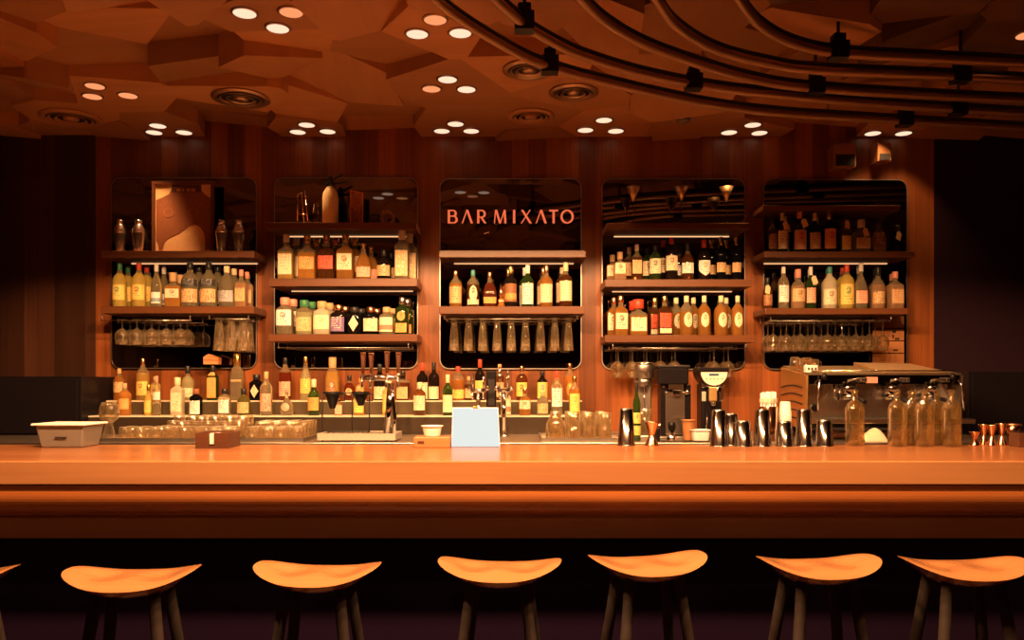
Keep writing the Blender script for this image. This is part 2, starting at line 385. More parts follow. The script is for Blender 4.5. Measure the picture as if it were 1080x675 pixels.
# ---------------------------------------------------------------- curved ceiling rails
RZ = 2.93
RAILS = [
    ('outermost', [(440, -24), (460, 0), (485, 20), (520, 42), (560, 63.5), (600, 77), (640, 87), (690, 98.5), (754, 111), (828, 120), (954, 128), (1080, 135.5), (1180, 141)], .021),
    ('second', [(500, -26), (523, 0), (540, 15), (560, 31), (590, 48), (620, 61), (680, 78.5), (754, 92.6), (828, 101), (939, 111), (1080, 120), (1180, 126)], .021),
    ('third', [(594, -24), (614, 0), (640, 24), (680, 47), (735, 67), (791, 83), (850, 92.6), (976, 101), (1080, 106), (1180, 110)], .021),
    ('fourth', [(680, -22), (693, 0), (713, 27), (754, 52), (810, 67), (865, 74.5), (1013, 81), (1080, 85), (1180, 90)], .021),
    ('innermost', [(770, -24), (780, 0), (802, 27), (835.5, 45.5), (884, 56), (976, 61.5), (1080, 66.5), (1180, 71)], .021)]
def smooth(P, n=10):
    out = []
    for i in range(len(P) - 1):
        p0, p1, p2, p3 = P[max(i - 1, 0)], P[i], P[i + 1], P[min(i + 2, len(P) - 1)]
        for k in range(n):
            t = k / n
            out.append(tuple(.5 * (2 * b + (c - a) * t + (2 * a - 5 * b + 4 * c - d) * t * t + (3 * b - a - 3 * c + d) * t ** 3) for a, b, c, d in zip(p0, p1, p2, p3)))
    return out + [P[-1]]
CLAMPS = [(0, 591, 67), (0, 963, 124), (1, 564, 24), (1, 1021, 111), (2, 868, 88), (3, 1021, 76), (4, 897, 48), (1, 742, 84)]
for ri, (nm, pts, r) in enumerate(RAILS):
    P = smooth([(*at_ceiling(x, y, RZ), RZ) for x, y in pts])
    t = thing('curved_rail', P[len(P) // 3], 'long bronze rail curving under the ceiling, the %s of five' % nm, 'ceiling rail', 'curved rails under the ceiling')
    MB().tube(P, r, 12).build('rail_tube', BRONZE, t)
    MB().tube([(p[0], p[1], p[2] + .030) for p in P], .013, 8).build('top_channel', BLACKM, t)
    for c in CLAMPS:
        if c[0] != ri: continue
        cx_, cy_ = at_ceiling(c[1], c[2], RZ)
        q = min(P, key=lambda p: (p[0] - cx_) ** 2 + (p[1] - cy_) ** 2)
        m = MB().box(q[0] - .042, q[0] + .042, q[1] - .034, q[1] + .034, RZ - .030, RZ + .050).box(q[0] - .028, q[0] + .028, q[1] - .028, q[1] + .028, RZ + .045, RZ + .085)
        cb = m.build('clamp', BLACK, t, bevel=.004)
        MB().tube([(q[0], q[1], RZ + .08), (q[0], q[1], CZ + .06)], .008, 8).build('hanger_rod', BLACKM, cb, loc=(0, 0, 0))
# ---------------------------------------------------------------- small boxes high on the wall
def wall_box(x0, x1, y0, y1, ys, label):
    Yf = YW - .13
    X0, X1, Z1, Z0, ZS = px(x0, Yf), px(x1, Yf), pz(y0, Yf), pz(y1, Yf), pz(ys, Yf)
    t = thing('wall_speaker', ((X0 + X1) / 2, YW, Z0), label, 'speaker')
    MB().box(X0, X1, Yf, YW, Z0, Z1).build('cabinet', W_SEAT, t, bevel=.004)
    MB().box(X0 + .008, X1 - .008, Yf - .006, Yf, Z0 + .006, ZS).build('grille', MATTE, t, bevel=.003)
wall_box(880, 903, 151, 176, 163, 'small wooden speaker box with black grille high on the back wall')
wall_box(926, 940, 150, 170, 162, 'narrower wooden speaker box beside the dark corner of the wall')
# ---------------------------------------------------------------- panels and shelves
def rrect(x0, x1, z0, z1, r, n=6):
    out = []
    for cx_, cz_, a0 in ((x1 - r, z1 - r, 0), (x0 + r, z1 - r, 90), (x0 + r, z0 + r, 180), (x1 - r, z0 + r, 270)):
        for k in range(n + 1):
            a = math.radians(a0 + 90 * k / n); out.append((cx_ + r * math.cos(a), cz_ + r * math.sin(a)))
    return out
YP = 5.53                                                      # face of the mirrors
YS = 5.26                                                      # front edge of the shelves
PANELS = [(118, 270, 188, 388, 'behind the framed poster'), (290, 440, 188, 388, 'behind the soda siphon'), (464.5, 612.5, 189, 388.5, 'carrying the orange lettering'),
          (635.5, 785, 189, 389, 'behind the brass cone cups'), (806, 956, 190, 389, 'by the espresso machine')]
for x0, x1, y0, y1, lab in PANELS:
    X0, X1, Z1, Z0 = px(x0, YP), px(x1, YP), pz(y0, YP), pz(y1, YP)
    t = thing('mirror_panel', ((X0 + X1) / 2, YW, Z0), 'tall black mirror panel with rounded corners ' + lab, 'mirror')
    MB().prism_xz(rrect(X0, X1, Z0, Z1, .06), YP, YW).build('mirror_sheet', MIRROR, t)
    o = rrect(X0 - .006, X1 + .006, Z0 - .006, Z1 + .006, .066); i = rrect(X0, X1, Z0, Z1, .06)
    MB().loft([[(a, YW, b) for a, b in o], [(a, YP - .003, b) for a, b in o], [(a, YP - .003, b) for a, b in i], [(a, YW, b) for a, b in i]], (False, False), sm=False).build('edge_strip', STEELD, t)
SHELVES = {}
def shelf(key, x0, x1, y0, y1, label, led=True):
    X0, X1, Z1, Z0 = px(x0, YS), px(x1, YS), pz(y0, YS), pz(y1, YS)
    t = thing('wall_shelf', ((X0 + X1) / 2, YP, Z0), label, 'shelf', 'wooden shelves on the back wall')
    MB().box(X0, X1, YS, YP - .0035, Z0, Z1).build('board', W_SHELF, t, bevel=.003)
    if led:
        MB().box(X0 + .08, X1 - .06, YP - .012, YP - .004, Z0 - .0055, Z0 - .0005).build('light_strip', LEDM, t)
    SHELVES[key] = (X0, X1, Z1, Z0)
shelf('1a', 106, 268, 264.5, 271.5, 'wooden shelf holding the framed poster and shakers')
shelf('1b', 106, 267.5, 323, 330.5, 'wooden shelf above the hanging balloon glasses', False)
shelf('2a', 281, 439, 234.5, 241.5, 'wooden shelf holding the soda siphon')
shelf('2b', 283, 440, 293.5, 302, 'wooden shelf of square whiskey bottles below the soda siphon')
shelf('2c', 283, 440, 352.5, 360, 'lowest wooden shelf, below the soda siphon, holding short gin bottles', False)
shelf('3a', 463, 618, 264, 271.5, 'empty wooden shelf right under the orange lettering')
shelf('3b', 463, 617, 323, 331, 'wooden shelf of seven spirits above the hanging beer glasses', False)
shelf('4a', 640, 790, 235, 241.5, 'wooden shelf holding the brass cone cups')
shelf('4b', 638, 793, 294.5, 302.5, 'wooden shelf of dark bottles below the brass cone cups')
shelf('4c', 638, 797, 353.5, 361, 'lowest wooden shelf below the cone cups with oval-labelled bottles', False)
shelf('5a', 805, 950, 216.5, 221.5, 'thin dark empty shelf at the top of the last mirror', False)
shelf('5b', 806, 965, 265, 271.5, 'dark wooden shelf of tagged bottles on the last mirror')
shelf('5c', 807, 958, 325, 331.5, 'wooden shelf above the long row of hanging wine glasses', False)
# ---------------------------------------------------------------- lettering
def sign():
    Ys = YP - .012
    m = MB(); root = thing('lettering_sign', (px(540, YP), YP, pz(235, YP)), 'orange lit lettering BARMIXATO across the middle mirror panel', 'sign')
    def nxt():
        m.build('letter', SIGNM, root); m.v, m.f, m.sm, m.mi = [], [], [], []
    def poly(pts): m.prism_xz([(px(x, Ys), pz(y, Ys)) for x, y in pts], Ys, YP - .0005)
    T, Bt = 221.3, 235.2
    def bar(x0, x1, y0, y1): poly([(x0, y1), (x1, y1), (x1, y0), (x0, y0)])
    def stroke(x0, x1, w0, y0=T, y1=Bt): poly([(x0 - w0 / 2, y0), (x0 + w0 / 2, y0), (x1 + w0 / 2, y1), (x1 - w0 / 2, y1)])
    def bowl(xl, cx_, cz_, rx, rz, w0, w1, a0, a1, n=14):
        o, i = [], []
        for k in range(n + 1):
            a = math.radians(a0 + (a1 - a0) * k / n); th = w0 + (w1 - w0) * abs(math.cos(a))
            o.append((px(cx_ + rx * math.cos(a), Ys), pz(cz_ - rz * math.sin(a), Ys)))
            i.append((px(cx_ + (rx - th) * math.cos(a), Ys), pz(cz_ - (rz - th) * math.sin(a), Ys)))
        m.loft([[(p[0], Ys, p[1]) for p in o], [(p[0], Ys, p[1]) for p in i], [(p[0], YP - .0005, p[1]) for p in i], [(p[0], YP - .0005, p[1]) for p in o], [(p[0], Ys, p[1]) for p in o]], (False, False), sm=False, closed=abs(a1 - a0) > 359)
    tk, tn = 2.3, .95
    # B
    bar(472.2, 472.2 + tk, T, Bt); bar(474, 478.2, T, T + tn); bar(474, 478.8, 227.3, 227.3 + tn); bar(474, 478.8, Bt - tn, Bt)
    bowl(0, 478, 224.75, 3.7, 3.45, tn, tk, 90, -90); bowl(0, 478.5, 231.3, 4.2, 3.95, tn, tk, 90, -90)
    nxt()
    # A without a crossbar
    stroke(492.6, 487.5, 1.1); stroke(492.7, 497.6, 2.4)
    nxt()
    # R
    bar(503.2, 503.2 + tk, T, Bt); bar(505, 508.2, T, T + tn); bar(505, 508.2, 228.4, 228.4 + tn); bowl(0, 508.2, 225.35, 4.2, 4.05, tn, tk, 90, -90); stroke(507.6, 511.8, 2.2, 229)
    nxt()
    # M
    stroke(522.6, 521.5, 1.1); stroke(523.2, 527.4, 2.3); stroke(531.9, 527.7, 1.1); stroke(532.2, 533.0, 2.3)
    nxt()
    # I
    bar(541, 541 + tk + .2, T, Bt)
    nxt()
    # X
    stroke(550.8, 559.6, 2.3); stroke(559.0, 550.0, 1.1)
    nxt()
    # A
    stroke(570.6, 565.6, 1.1); stroke(570.7, 575.5, 2.4)
    nxt()
    # T
    bar(579.2, 588.6, T, T + 1.3); bar(582.8, 582.8 + tk, T, Bt)
    nxt()
    # O
    bowl(0, 598.2, 228.25, 7.0, 7.2, 1.1, 2.2, 0, 360, 28)
    nxt()
sign()
# ================================================================ COUNTERS
YF, YK, ZT = 3.15, 4.00, 1.10                                  # bar top: front edge, back edge, height
t = thing('bar_counter', (0, YF, 0), 'long wooden bar counter with a rounded front running across the room', 'bar counter')
xa, xb = -4.7, 4.9
zf = pz(511.5, YF)
MB().box(xa, xb, YF + .02, YK, zf + .01, ZT).build('counter_top', W_BAR, t, bevel=.003)
MB().box(xa, xb, YF, YF + .022, zf, ZT + .0005).build('edge_board', W_FASCIA, t, bevel=.004)
pr = [(YF + .012, zf - .004)]
RR, zc = .125, zf - .035
for k in range(15):
    a = math.radians(90 * k / 14); pr.append((YF + .012 + RR * .95 * (1 - math.cos(a) ** .75), zc - RR * .80 * math.sin(a)))
pr += [(YF + .25, pr[-1][1]), (YF + .25, zf - .004)]
MB().prism_yz(pr, xa, xb, sm=False).build('rounded_apron', W_ROLL, t)
zr = zc - RR * .80
MB().box(xa, xb, YF + .135, YF + .22, zr - .10, zr + .004).build('recessed_board', W_DARK, t, bevel=.003)
MB().box(xa, xb, YF + .22, YF + .30, .12, zr - .095).build('front_panel', plain('dark_front', (.013, .006, .019), .8, spec=.02), t)
MB().box(xa, xb, YF + .26, YK - .04, 0, .125).build('plinth', MATTE, t)
MB().box(xa, xb, YK - .05, YK - .02, .12, zf + .01).build('back_panel', BLACK, t)
# back counter
YC, ZC = 4.45, 1.075
t = thing('back_counter', (0, YC, 0), 'long steel and stone back counter with two bottle steps under the mirrors', 'counter')
ca, cb = -2.42, 3.4
MB().box(-3.6, 3.9, YC, YW - .004, ZC - .04, ZC).build('worktop', COUNTER, t, bevel=.003)
MB().box(-3.6, 3.9, YC + .03, YW - .004, 0, ZC - .04).build('carcass', BLACK, t)
ZL, ZU, YL, YU = pz(438.5, 5.20), pz(422.5, 5.36), 5.18, 5.36
t2 = thing('bottle_step', (px(356, 5.2), YL, ZC), 'lower speckled stone bottle step along the back counter', 'bottle step')
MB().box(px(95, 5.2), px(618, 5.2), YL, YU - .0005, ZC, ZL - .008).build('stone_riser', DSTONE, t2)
MB().box(px(95, 5.2), px(618, 5.2), YL - .004, YU - .0005, ZL - .008, ZL).build('pale_top', STEPTOP, t2)
t2 = thing('bottle_step', (px(356, 5.36), YU, ZC), 'upper speckled stone bottle step right under the mirrors', 'bottle step')
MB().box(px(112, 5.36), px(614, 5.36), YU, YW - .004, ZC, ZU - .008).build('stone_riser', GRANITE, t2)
MB().box(px(112, 5.36), px(614, 5.36), YU - .004 + .0036, YW - .004, ZU - .008, ZU).build('pale_top', STEPTOP, t2)
# dark cabinets at both ends
t = thing('side_cabinet', (-3.35, 5.3, 0), 'low black cabinet in the dark corner behind the milky tub', 'cabinet')
MB().box(-3.6, px(86, 5.1), 5.1, YW - .004, ZC, pz(397, 5.1)).build('carcass', BLACK, t, bevel=.004)
MB().box(-3.58, px(86, 5.1) - .02, 5.085, 5.1, ZC + .01, pz(397, 5.1) - .02).build('door', BLACK, t, bevel=.003)
t = thing('side_cabinet', (3.6, 5.3, 0), 'black cabinet in the dark corner behind the espresso machine', 'cabinet')
MB().box(px(1018, 5.15), 3.9, 5.12, YW - .004, ZC, pz(392, 5.12)).build('carcass', BLACK, t, bevel=.004)
MB().box(px(1018, 5.15) + .02, 3.88, 5.105, 5.12, ZC + .01, pz(392, 5.12) - .02).build('door', BLACK, t, bevel=.003)
# ================================================================ STOOLS
def seat_mesh():
    m = MB(); n, ns = 48, 14
    A, Bd = .208, .132
    def P(s, a, bot):
        c, d = math.cos(a), math.sin(a); e = 2 / 2.5
        x = A * s * math.copysign(abs(c) ** e, c); y = Bd * s * math.copysign(abs(d) ** e, d)
        u, v = x / A, y / Bd
        zt = .036 * abs(u) ** 2.2 - .010 * v * v * (1 if v < 0 else .1) + .012 - .014 * math.exp(-((abs(u) - .46) / .26) ** 2 - (v / .55) ** 2)
        th = .046 * (1 - .45 * abs(u))
        edge = (1 - s ** 5)
        z = zt - (th * (1 - .5 * s ** 3) * edge + .012) if bot else zt - .012 * (1 - edge)
        return (x, y, z)
    rings = []
    S = [.02] + [(k / (ns - 1)) for k in range(1, ns)]
    S = sorted(set([.02, .1, .2, .3, .4, .5, .6, .7, .8, .88, .94, .975, 1.0]))
    for s in S[::-1]: rings.append([P(s, 2 * PI * j / n, True) for j in range(n)])
    rings = rings[::-1]
    top = [[P(s, 2 * PI * j / n, False) for j in range(n)] for s in S[::-1]]
    return m.loft(rings + top, sm=True)
def make_stool():
    t = thing('bar_stool', (0, 0, 0), 'x', 'bar stool', 'saddle seat bar stools along the counter')
    zs = .775
    sm_ = seat_mesh(); sm_.v = [(x, y, z + zs) for x, y, z in sm_.v]; sm_.build('seat', W_SEAT, t)
    for sx in (-1, 1):
        for sy in (-1, 1):
            MB().tube([(sx * .085, sy * .06, zs - .012), (sx * .12, sy * .095, zs * .62), (sx * .165, sy * .14, zs * .25), (sx * .185, sy * .16, 0)], [.019, .019, .017, .014], 10).build('leg', W_LEG, t)
    z = .24; a, b = .166, .141
    MB().tube([(-a, -b, z), (a, -b, z)], .010, 8).build('footrest', W_LEG, t)
    MB().tube([(-a, b, z), (a, b, z)], .010, 8).build('stretcher', W_LEG, t)
    for sx in (-1, 1): MB().tube([(sx * a, -b, z + .05), (sx * a, b, z + .05)], .009, 8).build('stretcher', W_LEG, t)
    return t
st = make_stool()
STO = [(-55, 2.60, 4, 'pale wooden saddle stool cut off by the photo edge on the left'), (140.5, 2.60, 4, 'saddle stool in front of the milky tub, second from the dark left end'),
       (335.5, 2.66, -3, 'saddle stool in front of the tray of tumblers'), (527, 2.72, -4, 'saddle stool in front of the glowing menu'),
       (683, 2.80, 12, 'saddle stool in front of the tall grey mixer and grinder'), (863, 2.76, 6, 'saddle stool in front of the row of steel tins'),
       (1016, 2.74, 0, 'saddle stool in front of the corked glass bottles, last on the right')]
for i, (x, Y, rz, lab) in enumerate(STO):
    o = st if i == 0 else dup(st, (0, 0, 0))
    o.location = (px(x, Y), Y, 0); o.rotation_euler = (0, 0, math.radians(rz)); o['label'] = lab
# ================================================================ BOTTLES
# profile: (radius share, height share, roundness exponent); the cap covers from CAPZ to the top
SHAPES = {
 'std':   ([(.90, 0, 2), (1, .02, 2), (1, .60, 2), (.96, .65, 2), (.74, .715, 2), (.44, .77, 2), (.34, .82, 2), (.33, .93, 2)], .84, .36),
 'wine':  ([(.92, 0, 2), (1, .015, 2), (1, .58, 2), (.96, .625, 2), (.76, .68, 2), (.47, .725, 2), (.37, .77, 2), (.36, .95, 2)], .80, .39),
 'slope': ([(.92, 0, 2), (1, .015, 2), (1, .48, 2), (.92, .55, 2), (.68, .65, 2), (.48, .72, 2), (.38, .80, 2), (.37, .94, 2)], .82, .40),
 'square': ([(.94, 0, 6), (1, .02, 6), (1, .60, 6), (.93, .645, 5), (.62, .70, 3), (.40, .735, 2), (.36, .78, 2), (.36, .92, 2)], .82, .40),
 'squat': ([(.93, 0, 2), (1, .03, 2), (1, .50, 2), (.95, .57, 2), (.72, .65, 2), (.42, .70, 2), (.36, .76, 2), (.36, .92, 2)], .78, .42),
 'cube':  ([(.95, 0, 6), (1, .03, 6), (1, .55, 6), (.92, .61, 5), (.55, .66, 3), (.36, .69, 2), (.34, .76, 2), (.34, .92, 2)], .74, .46),
 'flask': ([(.80, 0, 3), (.95, .04, 3), (1, .25, 3), (.95, .45, 3), (.72, .60, 2.5), (.42, .69, 2), (.32, .75, 2), (.32, .93, 2)], .82, .36),
 'apoth': ([(.94, 0, 3), (1, .03, 3), (1, .64, 3), (.95, .69, 3), (.70, .745, 2), (.50, .77, 2), (.46, .80, 2), (.46, .92, 2)], .80, .56),
 'tall':  ([(.94, 0, 2), (1, .015, 2), (1, .62, 2), (.92, .675, 2), (.62, .73, 2), (.42, .77, 2), (.38, .82, 2), (.38, .94, 2)], .84, .42),
 'sqtall': ([(.95, 0, 6), (1, .015, 6), (1, .66, 6), (.92, .70, 5), (.60, .745, 3), (.46, .77, 2), (.42, .80, 2), (.42, .93, 2)], .80, .50),
 'bulb':  ([(.70, 0, 2), (.92, .06, 2), (1, .20, 2), (.96, .34, 2), (.72, .46, 2), (.40, .55, 2), (.26, .64, 2), (.24, .93, 2)], .84, .28),
 'decant': ([(.95, 0, 5), (1, .02, 5), (1, .52, 5), (.94, .57, 4), (.86, .66, 3), (.62, .71, 2), (.50, .73, 2), (.50, .92, 2)], .74, .60),
}
def prof_at(P, z):
    for a, b in zip(P, P[1:]):
        if a[1] <= z <= b[1]:
            t = (z - a[1]) / (b[1] - a[1] + 1e-9); return a[0] + t * (b[0] - a[0]), a[2] + t * (b[2] - a[2])
    return P[-1][0], P[-1][2]
def ring(rx, ry, z, e, n=20):
    out = []
    for j in range(n):
        a = 2 * PI * (j + .5) / n; c, d = math.cos(a), math.sin(a)
        out.append((rx * math.copysign(abs(c) ** (2 / e), c), ry * math.copysign(abs(d) ** (2 / e), d), z))
    return out
GL = {  # liquid and glass tints
 'clear': ((1.0, .87, .56), .22), 'frost': ((.95, .88, .66), .7), 'yellow': ((1.0, .78, .20), .62), 'gold': ((1.0, .66, .18), .45), 'amber': ((.90, .43, .10), .38),
 'pink': ((.98, .60, .34), .42), 'red': ((.50, .10, .035), .25), 'brown': ((.36, .13, .04), .25), 'dark': ((.035, .022, .018), .5), 'black': ((.012, .011, .014), .6),
 'green': ((.10, .20, .04), .25), 'pale': ((.92, .90, .50), .42), 'olive': ((.42, .38, .10), .3), 'orange': ((.95, .45, .10), .5)}
CAPC = {'green': ((.05, .22, .10), .4, 0), 'red': ((.62, .07, .035), .4, 0), 'white': ((.84, .82, .76), .4, 0), 'black': ((.02, .018, .02), .35, 0), 'cork': ((.62, .40, .20), .7, 0),
 'gold': ((.85, .58, .22), .25, 1), 'copper': ((.85, .45, .25), .25, 1), 'cream': ((.82, .70, .45), .5, 0), 'pink': ((.80, .33, .25), .45, 0), 'teal': ((.06, .28, .26), .4, 0),
 'silver': ((.72, .70, .68), .2, 1), 'orange': ((.78, .26, .06), .45, 0), 'brown': ((.30, .11, .05), .5, 0), 'glass': ((.80, .76, .68), .15, 0)}
LC = {'cream': (.84, .72, .50), 'white': (.88, .86, .80), 'orange': (.80, .36, .10), 'black': (.03, .028, .03), 'red': (.62, .09, .04), 'blue': (.10, .22, .34), 'purple': (.20, .13, .30),
 'tan': (.66, .44, .22), 'brown': (.26, .11, .05), 'yellow': (.86, .62, .16), 'green': (.08, .22, .08), 'pink': (.80, .42, .30), 'grey': (.42, .42, .44)}
def capmat(k):
    c, r, m = CAPC[k]; return plain('cap_' + k, c, r, m, var=.06)
def glassmat(k): return bottle_glass(*GL[k], key='bottle_glass_' + k)
def make_bottle(name, H, W, shape, glass, cap, labs=(), d=None, tagc=None, capw=1.0, capz=None, neck=None):
    """labs: (z0, z1, base colour, ink colour, style[, outline])"""
    P, cz, cr = SHAPES[shape]; cz = capz or cz
    if d is None: d = min({'square': .80, 'cube': .80, 'flask': .66, 'sqtall': .85, 'decant': .8}.get(shape, 1), .098 / W)
    rx = W / 2; t = bpy.data.objects.new(name, None); COL.objects.link(t); t.empty_display_size = .05
    rings = []
    for r, z, e in P:
        if z > cz + .02: z = cz + .02
        dd = d if e > 2.2 else (d + (1 - d) * (1 - min(1, max(0, (r - .45) / .5))))
        rings.append(ring(rx * r, rx * r * dd, z * H, e))
    mb = MB().loft(rings); nr = len(rings[0])
    if glass in ('amber', 'gold', 'orange', 'pink', 'red', 'brown', 'yellow', 'pale'):          # empty glass above the liquid
        fill = RND.choice([1, 1, .88, .78]); zf = prof_z(P, .80) * fill * H
        for i, f in enumerate(mb.f):
            if min(mb.v[k][2] for k in f) > zf: mb.mi[i] = 1
        mb.build('body', [glassmat(glass), glassmat('clear')], t, local=True)
    else: mb.build('body', glassmat(glass), t, local=True)
    c = MB().lathe([(rx * cr * .94 * capw, cz * H), (rx * cr * capw, cz * H + .002), (rx * cr * capw, H - .003), (rx * cr * .9 * capw, H)], seg=18)
    c.build('cap', capmat(cap), t, local=True)
    def patch(z0, z1, outline, off=.0014, um=.90):
        m = MB(); nu, nv = 12, 8
        for jv in range(nv + 1):
            v = jv / nv * 2 - 1
            k = {'rect': 1, 'oval': math.sqrt(max(0, 1 - v * v)), 'diamond': 1 - abs(v), 'shield': 1 if v > -.2 else max(0, 1 - ((-.2 - v) / .8) ** 2)}[outline]
            z = z0 + (z1 - z0) * jv / nv
            r, e = prof_at(P, z); 
            for iu in range(nu + 1):
                u = (iu / nu * 2 - 1) * um * k
                m.v.append((u * rx * r, -rx * r * d * (1 - abs(u) ** e) ** (1 / e) - off, z * H))
        for jv in range(nv):
            for iu in range(nu):
                a = jv * (nu + 1) + iu; m.face((a, a + 1, a + nu + 2, a + nu + 1), True)
        return m
    for lb in labs:
        z0, z1, base, ink, style = lb[:5]; ol = lb[5] if len(lb) > 5 else 'rect'
        patch(z0, z1, ol, um=.62 if ol != 'rect' and ol != 'shield' else (.86 if shape in ('square', 'cube', 'sqtall', 'decant') else .92)).build('label', paper_label(LC[base], LC[ink], style), t, local=True)
    if neck:
        m = MB()
        zz = (prof_z(P, .5) + .01, cz - .005)
        m.loft([ring(rx * prof_at(P, z)[0] + .0012, rx * prof_at(P, z)[0] + .0012, z * H, 2) for z in (zz[0], (zz[0] + zz[1]) / 2, zz[1])], (False, False))
        m.build('neck_label', paper_label(LC[neck], LC['brown'], 'band'), t, local=True)
    if tagc:
        m = MB(); s = tagc; w, h = .030, .058
        z1 = cz * H - .005; y0 = -rx * d - .006
        m.loft([[(s * .004 + a * w * .5 + s * .012 * (1 - b), y0 + .01 * b - .002 * q, z1 - h * (1 - b) + a * s * .006) for a, b in ((-1, 0), (1, 0), (1, .8), (0, 1.0), (-1, .8))] for q in (0, 1)], sm=False)
        m.build('price_tag', plain('tag_card', (.80, .56, .32), .7), t, local=True)
    return t
def prof_z(P, r):
    for a, b in zip(P, P[1:]):
        if a[0] >= r >= b[0]: return b[1]
    return .75
ORD = ['first', 'second', 'third', 'fourth', 'fifth', 'sixth', 'seventh', 'eighth', 'ninth', 'tenth', 'eleventh', 'twelfth', 'thirteenth', 'fourteenth', 'fifteenth', 'sixteenth', 'seventeenth', 'eighteenth', 'nineteenth', 'twentieth']
def row(items, bottom, zb, Y, where, group, back=None, backdx=0.0, mark=('front row', 'back row')):
    """items: x px, top px, width px, name, shape, glass, cap, labels, description, options"""
    items = [list(it) for it in items]
    for p, q in sorted(((i, j) for i in range(len(items)) for j in range(i + 1, len(items))), key=lambda ij: ij[0]):
        gap = abs(items[p][0] - items[q][0]) * .975; need = (items[p][2] + items[q][2]) / 2
        if need > gap and abs((dict(items[p][9]) if len(items[p]) > 9 else {}).get('Y', Y) - (dict(items[q][9]) if len(items[q]) > 9 else {}).get('Y', Y)) < .05:
            k = gap / need; items[p][2] *= k; items[q][2] *= k
    for i, it in enumerate(items):
        x, top, w, name, shape, glass, cap, labs, desc = it[:9]; op = dict(it[9]) if len(it) > 9 else {}
        two = op.pop('two', back is not None); dx = op.pop('dx', backdx); yy = op.pop('Y', Y)
        Hh = pz(top, yy) - zb; Wd = w / FOC * yy
        b = make_bottle(name, Hh, Wd, shape, glass, cap, labs, **op)
        b.location = (px(x, yy), yy, zb)
        b.rotation_euler = (0, 0, RND.uniform(-.12, .12))
        pl = '' if back is None else (mark[0] + ', ')
        tag(b, '%s, %s%s' % (desc, pl, where), 'bottle', group)
        if two:
            dup(b, (px(x, yy) + dx, back, zb), '%s, %s, %s' % (desc, mark[1], where), group, rz=RND.uniform(-.2, .2))
Lb = lambda z0, z1, base='cream', ink='brown', style='text', ol='rect': (z0, z1, base, ink, style, ol)
YR, YB2 = 5.322, 5.437
Z = lambda k: SHELVES[k][2]
G = 'bottles on the wall shelves'
B = 'liquor_bottle'
row([(126.3, 278, 14, B, 'std', 'yellow', 'green', [Lb(.16, .50, 'yellow', 'green', 'emblem')], 'yellow bottle with a green cap'),
     (146.6, 277.6, 14, B, 'std', 'yellow', 'red', [Lb(.16, .50, 'yellow', 'brown', 'emblem')], 'yellow bottle with a red cap'),
     (165, 278.6, 11, B, 'slope', 'clear', 'white', [Lb(.08, .34, 'white', 'blue', 'band')], 'clear bottle with white cap and blue band label'),
     (182.5, 287.5, 16, B, 'cube', 'orange', 'cork', [Lb(.26, .52, 'cream', 'brown', 'emblem')], 'short square orange bottle with a cork', {'d': .6}),
     (200.5, 277.6, 18, B, 'std', 'clear', 'black', [Lb(.46, .62, 'black', 'grey', 'text'), Lb(.10, .40, 'tan', 'brown', 'blotch')], 'first clear bottle with black shoulder label', {'dx': .016}),
     (220.2, 277.6, 18, B, 'std', 'clear', 'black', [Lb(.46, .62, 'black', 'grey', 'text'), Lb(.10, .40, 'tan', 'brown', 'blotch')], 'second clear bottle with black shoulder label', {'dx': .016}),
     (239.2, 281, 17, B, 'std', 'clear', 'cream', [Lb(.12, .40, 'grey', 'black', 'text')], 'clear bottle with a grey label and cream cap', {'dx': .008}),
     (254.5, 284.5, 12, B, 'square', 'pink', 'pink', [Lb(.15, .50, 'tan', 'red', 'text')], 'narrow pinkish bottle with a pink cap')],
    323, Z('1b'), YR, 'shelf below the framed poster', G, YB2)
row([(302, 247.5, 16.5, B, 'square', 'gold', 'glass', [Lb(.10, .56, 'cream', 'tan', 'text')], 'square golden bottle with a tall cream label'),
     (324, 248.5, 18, B, 'square', 'orange', 'gold', [Lb(.22, .50, 'orange', 'brown', 'blotch')], 'square amber bottle with an orange label'),
     (344.5, 248, 18, B, 'square', 'brown', 'copper', [Lb(.22, .52, 'red', 'black', 'blotch')], 'square brown bottle with a red label'),
     (364.5, 247.5, 18, B, 'square', 'amber', 'gold', [Lb(.20, .56, 'cream', 'red', 'emblem')], 'square amber bottle with red emblem'),
     (383.3, 257, 16, B, 'flask', 'amber', 'gold', [Lb(.06, .34, 'pink', 'red', 'text')], 'amber flask-shaped bottle with a low pink label', {'dx': .03}),
     (405, 263.5, 15, B, 'squat', 'dark', 'black', [Lb(.10, .46, 'tan', 'black', 'text')], 'short dark bottle with a tan label', {'dx': .03}),
     (424, 243, 15, B, 'sqtall', 'clear', 'white', [Lb(.06, .58, 'tan', 'cream', 'blotch')], 'tall ornate clear bottle with a white stopper')],
    293.5, Z('2b'), YR, 'shelf below the soda siphon', G, YB2, .036)
